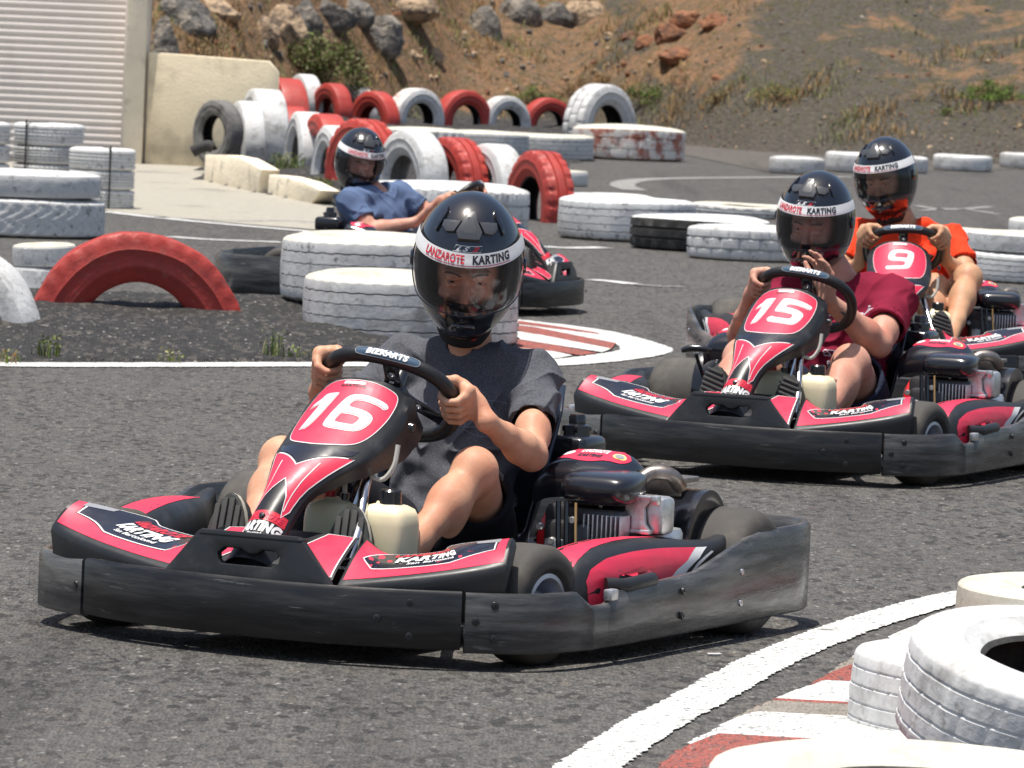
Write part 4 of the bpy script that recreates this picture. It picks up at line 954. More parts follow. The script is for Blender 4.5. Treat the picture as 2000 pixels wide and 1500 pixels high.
        d.text('KARTING', c0 + .02, .54, .38, .22, M['white'], .003, .25, .06, .02 * s, 1.9); d.text('San Bartolomé', c0 + .03, .37, .28, .07, M['white'], .003, .2, .02, .02 * s, 1.9)
        d.build('sticker', o)
        # recessed panel on the end
        return o
    wing(1); wing(-1)
    if 0: mb = MB(); mb.box((.42, -.095, .185), (.15, .006, .022), .003, (0, rad(-8), rad(20))); mb.box((-.42, -.095, .185), (.15, .006, .022), .003, (0, rad(8), rad(-20))); mb.build('pod_recess', M['blackpaint'], K_)
    # nose panel with race number
    prof = [(-.165, .205, .062), (-.135, .245, .052), (-.09, .295, .046), (-.035, .350, .050), (.02, .396, .074), (.075, .434, .100), (.13, .468, .109), (.19, .508, .112), (.24, .545, .110), (.270, .572, .100)]
    pc = catmull(prof, 3); nv = len(pc); us = np.linspace(-1, 1, 25); g = np.zeros((25, nv, 3)); xo_f = lambda y: float(np.interp(y, (-.16, -.05, .08), (-.034, -.022, .000)))
    for j in range(nv):
        y, z, hw = pc[j]; xo = xo_f(y); t = pc[min(j + 1, nv - 1)] - pc[max(j - 1, 0)]; t = t[:2] / np.linalg.norm(t[:2]); nrm = np.array([-t[1], t[0]])   # outward: up and forward
        dp = .022 + .035 * np.interp(j / nv, (0, .35, .7, 1), (.5, .2, .5, .8))
        for i, u in enumerate(us):
            a = abs(u) ** 2.4 * dp; g[i, j] = (xo + u * hw, y - nrm[0] * a, z - nrm[1] * a)
    sf = Surf(g); NOSE.append(sf); mb = MB(); sf.mesh(mb)
    lv = []; ring = [g[0, j] for j in range(nv)] + [g[i, nv - 1] for i in range(1, 25)] + [g[24, j] for j in range(nv - 2, -1, -1)]
    for k, (ex, dz) in enumerate(((0, 0), (.010, -.010), (.014, -.030), (.006, -.070), (-.010, -.10))):
        q = []
        for p in ring:
            hwk = (p[0] - xo_f(p[1])); f = np.interp(p[1], (-.1, .0, .1, .2), (.15, .22, .55, 1.)); q.append((p[0] + math.copysign(ex, hwk) * f if abs(hwk) > .02 else p[0], p[1] - dz * .75 * f, p[2] + dz * .65 * f + (ex * .6 if p[1] > .25 else 0)))
        lv.append(q)
    n = len(ring); b = len(mb.V)
    for q in lv: mb.V += [tuple(p) for p in q]
    for k in range(len(lv) - 1):
        for i in range(n - 1): mb.F.append((b + k * n + i, b + k * n + i + 1, b + (k + 1) * n + i + 1, b + (k + 1) * n + i)); mb.M.append(0)
    npn = mb.build('nose_panel', M['plastic'], K_, ang=50, weld=True)
    d = Dec(sf, .06, .04)
    RN = chaikin([(.085, .66), (.16, .60), (.32, .57), (.5, .56), (.68, .57), (.84, .60), (.915, .66), (.955, .77), (.955, .88), (.945, .945), (.90, .962), (.70, .972), (.30, .972), (.10, .962), (.055, .945), (.045, .88), (.045, .77)], 2)
    d.poly(RN, M['red'], .001).stroke(RN, .0045, M['white'], .0016, True, .8)
    NV = [(.05, .60), (.12, .575), (.5, .55), (.88, .575), (.95, .60), (.93, .56), (.88, .54), (.5, .45), (.12, .54), (.07, .56)]
    d.poly(NV, M['navy'], .001)
    V1 = [(.03, .55), (.10, .535), (.5, .44), (.90, .535), (.97, .55), (.96, .40), (.94, .26), (.86, .225), (.76, .30), (.5, .37), (.24, .30), (.14, .225), (.06, .26), (.04, .40)]
    d.poly(V1, M['red'], .001).stroke(V1, .006, M['white'], .0016, True, .5)
    d.stroke([(.22, .47), (.20, .38), (.15, .25)], .008, M['white'], .002, False, .5); d.stroke([(.78, .47), (.80, .38), (.85, .25)], .008, M['white'], .002, False, .5)
    d.poly([(.02, .195), (.98, .195), (.98, .235), (.02, .235)], M['redink'], .001)
    d.text('LANZAROTE', .5, .215, .86, .024, M['red'], .002, .2, .04, 0, .6); d.text('KARTING', .5, .168, .95, .046, M['white'], .002, .2, .07, 0, .6); d.text('San Bartolomé', .5, .134, .8, .014, M['white'], .002, .2, .02, 0, .6)
    d.poly([(.38, .935), (.62, .935), (.62, .957), (.38, .957)], M['white'], .002); d.text('KARTING', .5, .922, .28, .016, M['ink'], .002, 0, .04, 0, 1.)
    d.build('sticker', npn)
    MB().lathe([(0, .006), (.006, .005), (.008, 0)], 10, Matrix.Translation(sf(.5, .21, .001)) @ Vector((0, -.7, .6)).to_track_quat('Z', 'Y').to_matrix().to_4x4()).build('bolt', M['blackpaint'], npn)
    MB().lathe([(0, .010), (.010, .009), (.012, 0)], 12, Matrix.Translation((.150, .235, .475)) @ Matrix.Rotation(rad(90), 4, 'Y')).build('knob', M['blackpaint'], npn)
    # steering wheel: its own frame so each kart can turn it
    sw = MB().tube([(x, u, 0) for x, u in wheel_pts()], .0165, 14, closed=True).build('steering_wheel', M['leather'], K_, ang=180)
    sp = MB()
    for a, l in ((0, .125), (118, .125), (242, .125)):
        T = Matrix.Rotation(rad(-a), 4, 'Z'); hl = [(.008 * math.cos(t), .062 + .008 * math.sin(t)) for t in np.linspace(0, 2 * math.pi, 11)[:-1]]
        sp.prism([(-.022, .02), (.022, .02), (.017, .05), (.020, l), (-.020, l), (-.017, .05)], .006, T @ Matrix.Translation((0, 0, -.012)), bev=.001, hole=hl)
    sp.lathe([(0, .012), (.022, .012), (.034, .002), (.034, -.014), (.020, -.02), (.016, -.06), (0, -.06)], 24); sp.build('spoke', M['blackpaint'], sw)
    _wp = sorted([p for p in wheel_pts(240) if p[1] > .06])
    def bfn(x, y, o):
        u = float(np.interp(x, [p[0] for p in _wp], [p[1] for p in _wp])); ph = rad(4) - y / .0168; r = .0168 + o; return np.array([x, u + r * math.cos(ph), r * math.sin(ph)])
    bd = Dec(bfn, .012, .006); BP = chaikin([(-.066, -.0125), (.066, -.0125), (.078, 0), (.066, .0125), (-.066, .0125), (-.078, 0)], 2)
    bd.poly(BP, M['badge'], .0008).stroke(BP, .0016, M['grayst'], .0014, True).text('BIZKARTS', 0, 0, .098, .0150, M['white'], .0020, .2, .06); bd.build('badge', sw)
    q = MB(); q.lathe([(0, .002), (.006, .002), (.0065, 0)], 10, Matrix.Translation((-.0, .04, -.004))); q.build('bolt', M['steel'], sw)
    # column, bottles, hoses, pedals
    mb = MB(); mb.tube([(.145, -.02, .20), (.125, .06, .262), (.098, .13, .34), (.055, .28, .45), (.03, .37, .505)], .0125, 10); mb.tube([(.055, .02, .10), (.06, .12, .27), (.05, .28, .45)], .010, 8); mb.build('steering_column', M['steel'], K_)
    for i, (x, y) in enumerate(((.022, .150), (.148, .148))):
        bm = MB(); secs = []
        for z, k in ((.13, .90), (.135, .97), (.15, 1), (.235, 1.), (.270, .99), (.290, .95), (.304, .84), (.312, .60), (.315, .38), (.320, .34)):
            secs.append([(x + .061 * k * math.copysign(abs(math.cos(a)) ** .42, math.cos(a)), y + .055 * k * math.copysign(abs(math.sin(a)) ** .42, math.sin(a)), z) for a in np.linspace(0, 2 * math.pi, 29)[:-1]])
        bm.loft(secs); jg = bm.build('fuel_bottle', M['jug'], K_, ang=60)
        if i: MB().lathe([(0, .030), (.020, .030), (.024, .026), (.025, 0), (.02, -.002)], 20, Matrix.Translation((x + .005, y, .316))).build('cap', M['blackpaint'], jg)
        else:
            MB().lathe([(0, .02), (.012, .02), (.013, 0)], 14, Matrix.Translation((x - .015, y - .005, .314))).build('cap', M['redplastic'], jg); MB().lathe([(0, .016), (.011, .016), (.012, 0)], 14, Matrix.Translation((x + .022, y - .005, .314))).build('fitting', M['blackpaint'], jg)
            MB().tube(catmull([(x - .015, y - .005, .332), (x - .015, y, .385), (x - .01, y + .05, .42)], 6), .0045, 8).build('hose', M['hose'], jg)
            MB().tube(catmull([(x + .022, y - .005, .328), (x + .020, y, .37), (x + .035, y, .392), (x + .065, y, .390), (x + .075, y + .01, .372), (x + .105, y + .01, .365), (x + .125, y + .02, .395), (x + .128, y + .03, .44)], 6), .0055, 8).build('hose', M['clearhose'], jg)
    for sg in (-1, 1): MB().tube(catmull([(sg * .16, .02, .09), (sg * .165, -.02, .16), (sg * .15, -.02, .19)], 4), .008, 8).tube([(sg * .12, -.02, .19), (sg * .19, -.02, .19)], .009, 8).build('pedal', M['steel'], K_)
    # seat
    secs = []
    for t in np.linspace(0, 1, 22):
        y = np.interp(t, (0, .35, .5, .7, 1), (.42, .70, .83, .93, 1.03)); z = np.interp(t, (0, .2, .35, .5, .7, 1), (.135, .085, .075, .115, .28, .53)); hw = np.interp(t, (0, .4, .7, .9, 1), (.175, .185, .20, .19, .15)); lip = np.interp(t, (0, .15, .4, .7, .9, 1), (.01, .05, .14, .15, .10, .03))
        th = np.interp(t, (0, .35, .6, 1), (0, .1, 1.0, 1.25)); row = []
        for u in np.linspace(-1, 1, 17):
            e = abs(u) ** 5 * lip; row.append((u * hw, y - e * math.sin(th), z + e * math.cos(th) * .9))
        secs.append(row)
    V = [p for r in secs for p in r]; F = [(i * 17 + k, i * 17 + k + 1, (i + 1) * 17 + k + 1, (i + 1) * 17 + k) for i in range(21) for k in range(16)]
    o = mk('seat', V, F, M['seat'], K_, ang=180); md = o.modifiers.new('s', 'SOLIDIFY'); md.thickness = .008; md.offset = -1
    # side pods
    for s in (-1, 1):
        Y = [(.20, .470, .555, .165), (.215, .450, .575, .195), (.26, .435, .590, .222), (.34, .430, .600, .238), (.46, .435, .606, .246), (.60, .455, .608, .244), (.72, .48, .608, .236), (.82, .51, .608, .226), (.90, .54, .607, .224), (.95, .555, .605, .232), (.985, .565, .60, .236)]
        Yc = catmull(Y, 3); nq = 15; g = np.zeros((len(Yc), nq, 3))
        for i, (y, xi, xo_, zt) in enumerate(Yc):
            cx, hw = (xi + xo_) / 2, (xo_ - xi) / 2; zb = np.interp(y, (.2, .7, 1), (.085, .10, .17)); 
            for j in range(nq):
                a = math.pi * (1 - j / (nq - 1)); cc, ss = math.cos(a), math.sin(a); x = cx + hw * math.copysign(abs(cc) ** .62, cc); z = zb + (zt - zb) * abs(ss) ** .5
                g[i, j] = (x * s - (LS(y) if s < 0 else 0), y, z)
        if s < 0: g = g[:, ::-1]
        sf = Surf(g); mb = MB(); sf.mesh(mb, flip=True); mb.add([tuple(p) for p in g[0]], [tuple(range(nq))]); mb.add([tuple(p) for p in g[-1]], [tuple(range(nq))[::-1]])
        pd = mb.build('side_pod', M['plastic'], K_, ang=50, weld=True)
        fx = (lambda P: P) if s > 0 else (lambda P: [(x, 1 - y) for x, y in P][::-1])
        d = Dec((lambda S: lambda u, v, o: S(u, v, -o))(sf), .05, .08)
        A1 = fx([(.05, .44), (.10, .40), (.28, .38), (.55, .40), (.74, .46), (.55, .52), (.30, .56), (.10, .66), (.04, .66)]); d.poly(A1, M['red'], .0012)
        d.poly(fx([(.10, .47), (.20, .44), (.21, .49), (.11, .53)]), M['white'], .002)
        B1 = fx([(.18, 1.0), (.17, .84), (.21, .77), (.30, .73), (.66, .73), (.60, .86), (.50, .95), (.42, .86), (.33, .88), (.30, 1.0)]); d.poly(B1, M['red'], .0012)
        d.poly(fx([(.66, .73), (.72, .73), (.66, .86), (.53, .98), (.50, .95), (.60, .86)]), M['white'], .0014); d.poly(fx([(.74, .80), (.75, .82), (.58, .99), (.56, .98)]), M['white'], .0014)
        d.build('sticker', pd)
        MB().tube([(s * .60 - (.02 if s < 0 else 0), .30, .165), (s * .63 - (.02 if s < 0 else 0), .33, .163), (s * .632 - (.05 if s < 0 else 0), .47, .168)], .017, 12).build('pod_bar', M['plastic'], K_)
    # engines (one on each side)
    for ex in (0, -.66):
        X = lambda x: x + ex
        eng = MB().box((X(.385), .745, .215), (.20, .22, .17), .02).box((X(.36), .635, .20), (.12, .06, .13), .015).box((X(.40), .80, .12), (.26, .34, .06), .01).build('engine', M['darkmetal'], K_)
        q = MB()
        for k in range(9): q.box((X(.400 + k * .011), .632, .235), (.004, .05, .10), .001)
        for k in range(5): q.box((X(.505), .70, .155 + k * .018), (.07, .07, .006), .001)
        q.build('cooling_fin', M['alu'], eng)['kind'] = 'stuff'
        # recoil starter on the inner (viewer-left) side
        T = Matrix.Translation((X(.292), .72, .205)) @ Matrix.Rotation(rad(-90), 4, 'Y') @ Matrix.Rotation(rad(0), 4, 'Z')
        rs_ = MB().lathe([(.0, .035), (.03, .035), (.034, .030), (.070, .026), (.082, .018), (.086, 0), (.086, -.03)], 36, T).build('starter_cover', M['redplastic'], eng)
        q = MB()
        for k in range(18):
            a = k * math.pi / 9; q.box((T @ Vector(((.052) * math.cos(a), .052 * math.sin(a), .032))), (.004, .006, .030), 0, Matrix.Rotation(a, 4, 'X'))
        q.build('grille', M['blackpaint'], rs_)['kind'] = 'stuff'
        if ex: MB().tube([(X(.25), .66, .25), (X(.235), .645, .30), (X(.23), .635, .325)], .006, 8).tube(catmull([(X(.185), .62, .332), (X(.21), .63, .342), (X(.25), .64, .342), (X(.275), .65, .334)], 4), [.007, .009, .010, .011, .012, .012, .012, .012, .012, .011, .010, .009, .007], 10).build('pull_handle', M['blackpaint'], eng)
        # rounded air box / shroud
        bm = MB(); secs = []
        for y, xi, xo_, zt, zb in ((.585, .365, .475, .350, .328), (.590, .350, .492, .364, .316), (.61, .340, .502, .372, .306), (.65, .332, .505, .376, .305), (.69, .325, .50, .378, .31), (.74, .315, .49, .378, .315)):
            cx, hw, cz, hz = (xi + xo_) / 2, (xo_ - xi) / 2, (zt + zb) / 2, (zt - zb) / 2
            secs.append([(X(cx + hw * math.copysign(abs(math.cos(a)) ** .5, math.cos(a))), y, cz + hz * math.copysign(abs(math.sin(a)) ** .5, math.sin(a))) for a in np.linspace(0, 2 * math.pi, 33)[:-1]])
        bm.loft(secs); bm.build('air_box', M['blackpaint'], eng, ang=60)
        # top cover with sticker
        g = np.zeros((15, 9, 3))
        for i in range(15):
            u = i / 14
            for j in range(9):
                v = j / 8; e = (abs(u * 2 - 1) ** 6 * .018 + abs(v * 2 - 1) ** 6 * .014); g[i, j] = (X(.238 + .190 * u), .70 + .150 * v, .376 + .034 * v + .008 * math.sin(math.pi * u) - e)
        sf = Surf(g); mb = MB(); sf.mesh(mb); ring = [g[i, 0] for i in range(15)] + [g[14, j] for j in range(1, 9)] + [g[i, 8] for i in range(13, -1, -1)] + [g[0, j] for j in range(7, 0, -1)]; n = len(ring); b = len(mb.V)
        for dz, ex_ in ((0, 0), (-.012, .006), (-.035, .006), (-.06, -.004)): mb.V += [(p[0] + math.copysign(ex_, p[0] - X(.333)), p[1] + math.copysign(ex_, p[1] - .77), p[2] + dz) for p in ring]
        for k in range(3):
            for i in range(n): mb.F.append((b + k * n + i, b + (k + 1) * n + i, b + (k + 1) * n + (i + 1) % n, b + k * n + (i + 1) % n)); mb.M.append(0)
        tc_ = mb.build('engine_cover', M['blackpaint'], eng, ang=50, weld=True)
        d = Dec(sf, .1, .15); S1 = chaikin([(.06, .40), (.25, .34), (.42, .22), (.62, .22), (.72, .34), (.94, .40), (.95, .92), (.06, .92)], 2)
        d.poly(S1, M['red'], .0012); circ = lambda x, y, r: [(x + r * math.cos(a), y + r * 1.35 * math.sin(a)) for a in np.linspace(0, 2 * math.pi, 21)[:-1]]
        d.poly(circ(.18, .62, .075), M['white'], .002).poly(circ(.83, .62, .08), M['yellow'], .002).poly(circ(.83, .62, .055), M['grayst'], .0026)
        d.text('LANZAROTE', .5, .70, .34, .16, M['white'], .002, 0, .06, 0, 1.2); d.text('KARTING', .5, .48, .30, .15, M['ink'], .002, 0, .06, 0, 1.2); d.build('sticker', tc_)
        # tank with filler cap
        tk = MB().box((X(.215 if not ex else .30), .95, .395), (.10, .13, .07), .018, seg=3).build('fuel_tank', M['blackpaint'], eng)
        q = MB(); cx = X(.215 if not ex else .30); q.lathe([(0, .05), (.016, .05), (.020, .044), (.020, .028), (.030, .024), (.032, 0)], 20, Matrix.Translation((cx, .95, .428)));
        for k in range(4): a = k * math.pi / 2 + .4; q.box((cx + .027 * math.cos(a), .95 + .027 * math.sin(a), .444), (.012, .012, .014), .003)
        q.build('filler_cap', M['blackpaint'], tk)
        # carburettor bracket
        q = MB(); q.box((X(.497), .672, .326), (.098, .022, .009), .002); q.box((X(.497), .672, .250), (.078, .026, .010), .003); q.box((X(.530), .715, .285), (.06, .07, .085), .014)
        q.prism([(-.038, -.036), (.038, -.036), (.026, -.020), (.022, .016), (.040, .038), (-.040, .038), (-.022, .016), (-.026, -.020)], .014, Matrix.Translation((X(.497), .676, .288)) @ Matrix.Rotation(rad(90), 4, 'X'), bev=.002)
        q.tube(catmull([(X(.452), .668, .318), (X(.425), .655, .316), (X(.420), .655, .292), (X(.455), .665, .286)], 5), .0045, 6); q.box((X(.545), .668, .322), (.02, .02, .02), .004); q.build('carburettor', M['alu'], eng)
        q = MB()
        for bx_, by_, bz_ in ((.30, .600, .25), (.36, .601, .15), (.33, .601, .22), (.38, .600, .27), (.44, .600, .18), (.41, .600, .14)): q.lathe([(0, .012), (.007, .012), (.009, .008), (.009, 0)], 8, Matrix.Translation((X(bx_), by_, bz_)) @ Matrix.Rotation(rad(90), 4, 'X'))
        q.box((X(.335), .600, .19), (.045, .014, .07), .004); q.build('bolt_set', M['alu'], eng)['kind'] = 'stuff'
        q = MB(); q.lathe([(0, .05), (.05, .05), (.055, .04), (.055, -.05), (.05, -.06), (0, -.06)], 24, Matrix.Translation((X(.50), .79, .20))); q.build('cylinder', M['alu'], eng)
        q = MB(); q.tube(catmull([(X(.43), .80, .335), (X(.455), .83, .365), (X(.49), .86, .365), (X(.50), .90, .335)], 5), .017, 10); q.build('exhaust_pipe', M['rusty'], eng)
        q = MB(); q.box((X(.42), .99, .345), (.13, .10, .012), .003); q.box((X(.42), .94, .33), (.13, .006, .04), .002); q.build('heat_shield', M['rusty'], eng)
        q = MB()
        for k, (x, y) in enumerate(((.365, .59), (.39, .585), (.345, .59))): q.tube(catmull([(X(x), y, .31), (X(x + .01), y - .01, .20), (X(x + .02), y, .12)], 4), .003 if k == 1 else .006, 6, m=int(k == 1))
        q.build('cable', [M['blackpaint'], M['hose']], eng)
    # chain guards
    for s in (1, -1):
        pr = []
        for a in np.linspace(-30, 200, 26): pr.append((.12 * math.cos(rad(a)), .15 * math.sin(rad(a))))
        mb = MB(); V = []
        for c, sn in pr:
            for x in (.425, .530): V += [(s * x, 1.0 - c, .175 + sn)]
        mb.add(V, [(2 * i, 2 * i + 1, 2 * i + 3, 2 * i + 2) for i in range(25)]); b = len(mb.V); mb.V += [(s * .530, 1.0 - c * .35, .175 + sn * .35) for c, sn in pr]
        mb.F += [(2 * i + 1, b + i, b + i + 1, 2 * i + 3) for i in range(25)]; mb.M += [0] * 25
        o = mb.build('chain_guard', M['blackpaint'], K_, ang=35); md = o.modifiers.new('s', 'SOLIDIFY'); md.thickness = .004
    return K_

# digits as rounded outlines in a unit box
def _r(P, n=2): return chaikin(P, n)
DIG = {
 '1': [_r([(.30, 1.0), (.62, 1.0), (.66, .96), (.66, .0), (.38, .0), (.36, .02), (.36, .70), (.30, .66), (.14, .62), (.12, .60), (.12, .78), (.24, .84), (.28, .96)], 2)],
 '5': [_r([(.06, 1.), (.94, 1.), (1., .94), (1., .82), (.94, .78), (.32, .78), (.30, .64), (.36, .63), (.80, .63), (1., .53), (1., .12), (.84, 0.), (.14, 0.), (0., .10), (0., .20), (.10, .26), (.20, .21), (.66, .21), (.72, .26), (.72, .37), (.66, .42), (.10, .42), (.02, .48), (.02, .94)], 2)],
 '6': [_r([(.88, 1.), (.20, 1.), (0., .86), (0., .14), (.18, 0.), (.82, 0.), (1., .14), (1., .46), (.82, .60), (.27, .60), (.26, .74), (.34, .83), (.86, .83), (.96, .79), (1., .84), (1., .92)], 2), _r([(.27, .42), (.69, .42), (.75, .37), (.75, .23), (.69, .18), (.31, .18), (.25, .23), (.25, .40)], 2)]}
DIG['9'] = [[(1 - x, 1 - y) for x, y in P] for P in DIG['6']]
def number_sticker(txt, par, g):
    d = Dec(g, .05, .03); n = len(txt)
    ws = {'1': .62}; tot = sum(ws.get(c, 1) for c in txt); W = .74 if n > 1 else .44; H = .205; x = .5 - W / 2; cw = W / (tot + .16 * (n - 1)); 
    for c in txt:
        wd = cw
        for mat, off, gr in ((M['white'], .0022, .0), (M['pinkline'], .0027, -.022), (M['white'], .0032, -.034)):
            V, F = fill2d(DIG[c], gr)
            Q = [(x + (a - (.12 if c == '1' else 0)) * wd + (b - .5) * .10, .665 + b * H) for a, b in V]
            d._add(Q, F, mat, off)
        x += cw * (ws.get(c, 1) + .16)
    return d.build('race_number', par)

def kid(o, n):
    for c in o.children:
        if c.name.split('.')[0] == n: return c
def wheel_mat(steer):
    B = Matrix(((1, WU.x, WN.x, WC_.x), (0, WU.y, WN.y, WC_.y), (0, WU.z, WN.z, WC_.z), (0, 0, 0, 1))); return B @ Matrix.Rotation(rad(-steer), 4, 'Z')
KARTS = [((-.4525, 12.004), -25.63, '16', 14, 1., 'red and black kart number 16 in front, its driver in a dark grey shirt'),
         ((.742, 17.263), -22.27, '15', 10, 1., 'red and black kart number 15 driven by the person in maroon'),
         ((1.482, 21.70), -1.5, '9', -4, 1., 'red and black kart number 9 at the right edge, driver in orange'),
         ((.075, 26.5), 72, '', 12, .95, 'kart seen side on behind the white tyres, driver in blue')]
proto = make_kart(); KO = []
for i, (loc, th, num, steer, scl, lab) in enumerate(KARTS):
    k = proto if i == 0 else copy_tree(proto)
    KO.append(k)
for k, (loc, th, num, steer, scl, lab) in zip(KO, KARTS):
    if num == '16':
        for e_ in [q for q in k.children if q.name.startswith('engine') and sum(v.co.x for v in q.data.vertices) < 0]:
            for q in list(e_.children):
                for q2 in list(q.children): bpy.data.objects.remove(q2)
                bpy.data.objects.remove(q)
            bpy.data.objects.remove(e_)
    k.location = (*loc, 0); k.rotation_euler = (0, 0, rad(th)); k.scale = (scl,) * 3; tag(k, lab, 'go-kart', 'rental karts on the track')
    kid(k, 'steering_wheel').matrix_local = wheel_mat(steer)
    if num: number_sticker(num, kid(k, 'nose_panel'), NOSE[0])
# ================================================================ PEOPLE (distance fields -> one continuous surface)
class Field:
    def __init__(s, lo, hi, h):
        s.lo = np.array(lo, float); s.h = h; s.n = (np.ceil((np.array(hi) - s.lo) / h).astype(int) + 1)
        s.F = np.full(s.n, 1., np.float32)
    def sub(s, lo, hi):
        a = np.clip(np.floor((np.array(lo) - s.lo) / s.h).astype(int), 0, s.n); b = np.clip(np.ceil((np.array(hi) - s.lo) / s.h).astype(int) + 1, 0, s.n)
        if (b <= a).any(): return None
        g = np.meshgrid(*[s.lo[k] + np.arange(a[k], b[k]) * s.h for k in range(3)], indexing='ij'); return tuple(slice(a[k], b[k]) for k in range(3)), [q.astype(np.float32) for q in g]
    def put(s, sl, d, k, op='u'):
        F = s.F[sl]
        if op == 'u':
            if k > 0: h = np.maximum(k - np.abs(F - d), 0) / k; s.F[sl] = np.minimum(F, d) - h * h * k * .25
            else: s.F[sl] = np.minimum(F, d)
        else: s.F[sl] = np.maximum(F, -d)
    def cone(s, a, b, ra, rb, k=.02, op='u'):
        a = np.array(a, float); b = np.array(b, float); m = max(ra, rb) + k + .03; r = s.sub(np.minimum(a, b) - m, np.maximum(a, b) + m)
        if r is None: return s
        sl, (X, Y, Z) = r; ab = b - a; L = float(ab @ ab) + 1e-12
        t = np.clip(((X - a[0]) * ab[0] + (Y - a[1]) * ab[1] + (Z - a[2]) * ab[2]) / L, 0, 1)
        d = np.sqrt((X - a[0] - t * ab[0]) ** 2 + (Y - a[1] - t * ab[1]) ** 2 + (Z - a[2] - t * ab[2]) ** 2) - (ra + (rb - ra) * t)
        s.put(sl, d, k, op); return s
    def ell(s, c, r, R=None, k=.02, op='u'):
        c = np.array(c, float); r = np.array(r, float); m = r.max() + k + .03; q = s.sub(c - m, c + m)
        if q is None: return s
        sl, (X, Y, Z) = q; P = [X - c[0], Y - c[1], Z - c[2]]
        if R is not None:
            R = np.array(R, float); P = [P[0] * R[0, j] + P[1] * R[1, j] + P[2] * R[2, j] for j in range(3)]
        k0 = np.sqrt((P[0] / r[0]) ** 2 + (P[1] / r[1]) ** 2 + (P[2] / r[2]) ** 2); k1 = np.sqrt((P[0] / r[0] ** 2) ** 2 + (P[1] / r[1] ** 2) ** 2 + (P[2] / r[2] ** 2) ** 2)
        s.put(sl, k0 * (k0 - 1) / (k1 + 1e-9), k, op); return s
    def chain(s, pts, rs, k=.01):
        for i in range(len(pts) - 1): s.cone(pts[i], pts[i + 1], rs[i], rs[i + 1], k)
        return s
    def mesh(s):
        F = s.F; n = F.shape; B = (F < 0)
        c = np.zeros((n[0] - 1, n[1] - 1, n[2] - 1), np.int8)
        for i in (0, 1):
            for j in (0, 1):
                for k in (0, 1): c += B[i:n[0] - 1 + i, j:n[1] - 1 + j, k:n[2] - 1 + k]
        idx = np.argwhere((c > 0) & (c < 8)); I = -np.ones(c.shape, np.int64); I[tuple(idx.T)] = np.arange(len(idx))
        acc = np.zeros((len(idx), 3)); cnt = np.zeros(len(idx)); cor = [(i, j, k) for i in (0, 1) for j in (0, 1) for k in (0, 1)]
        val = {q: F[idx[:, 0] + q[0], idx[:, 1] + q[1], idx[:, 2] + q[2]].astype(float) for q in cor}
        for a in cor:
            for ax in range(3):
                if a[ax]: continue
                b = list(a); b[ax] = 1; b = tuple(b); va, vb = val[a], val[b]; m = (va < 0) != (vb < 0); t = np.where(m, va / np.where(m, va - vb, 1), 0)
                p = np.array(a, float)[None].repeat(len(idx), 0); p[:, ax] = t; acc += p * m[:, None]; cnt += m
        V = s.lo + (idx + acc / cnt[:, None]) * s.h; Q = []
        for ax in range(3):
            o = [k for k in range(3) if k != ax]; sl0 = [slice(1, -1)] * 3; sl0[ax] = slice(0, -1); sl1 = [slice(1, -1)] * 3; sl1[ax] = slice(1, None)
            A = B[tuple(sl0)]; Bb = B[tuple(sl1)]; e = np.argwhere(A != Bb); fl = A[tuple(e.T)]
            e = e.copy()
            for k in o: e[:, k] += 1
            def g(d0, d1):
                q = e.copy(); q[:, o[0]] -= d0; q[:, o[1]] -= d1; return I[tuple(q.T)]
            quad = np.stack([g(1, 1), g(0, 1), g(0, 0), g(1, 0)], 1)
            if ax == 1: fl = ~fl
            quad[~fl] = quad[~fl][:, ::-1]; Q.append(quad)
        return V, np.concatenate(Q)
def np_mesh(name, V, Q, mats, parent, mi=None):
    me = bpy.data.meshes.new(name); me.vertices.add(len(V)); me.vertices.foreach_set('co', V.astype(np.float32).ravel())
    me.loops.add(Q.size); me.loops.foreach_set('vertex_index', Q.ravel().astype(np.int32)); me.polygons.add(len(Q)); me.polygons.foreach_set('loop_start', np.arange(0, Q.size, 4, dtype=np.int32)); me.polygons.foreach_set('loop_total', np.full(len(Q), 4, np.int32))
    for m in (mats if isinstance(mats, (list, tuple)) else [mats]): me.materials.append(m)
    if mi is not None: me.polygons.foreach_set('material_index', mi.astype(np.int32))
    me.polygons.foreach_set('use_smooth', np.ones(len(Q), bool)); me.update(calc_edges=True); me.validate()
    o = bpy.data.objects.new(name, me); return link(o, parent)
def relax(V, Q, it=1, f=.5):
    for _ in range(it):
        A = np.zeros_like(V); c = np.zeros(len(V))
        for a, b in ((0, 1), (1, 2), (2, 3), (3, 0)):
            np.add.at(A, Q[:, a], V[Q[:, b]]); np.add.at(A, Q[:, b], V[Q[:, a]]); np.add.at(c, Q[:, a], 1); np.add.at(c, Q[:, b], 1)
        V = V * (1 - f) + f * A / c[:, None]
    return V
def vnormals(V, Q):
    n = np.cross(V[Q[:, 2]] - V[Q[:, 0]], V[Q[:, 3]] - V[Q[:, 1]]); N = np.zeros_like(V)
    for k in range(4): np.add.at(N, Q[:, k], n)
    return N / (np.linalg.norm(N, axis=1)[:, None] + 1e-12)
def v3(*a): return Vector(a)
def skin(n, c): return pm(n, c, .55, var=.10, vs=26, col2=tuple((c[0] * .90, c[1] * .68, c[2] * .66)), ms=10, mlo=.45, mhi=.70, sss=.10, bump=.35, bs=130, dist=.0018, spec=.35, col3=tuple((c[0] * .78, c[1] * .66, c[2] * .62)), m3s=95, m3lo=.60, m3hi=.72)
def cloth(n, c, c2=None, heather=0.): return pm(n, c, .9, var=.10, vs=9, bump=.35, bs=420, dist=.0012, spec=.15, col3=c2, m3s=260 if c2 else 30, m3lo=.46, m3hi=.60)
M['lining'] = pm('helmet_lining', (.012, .012, .013), .9, var=.1)
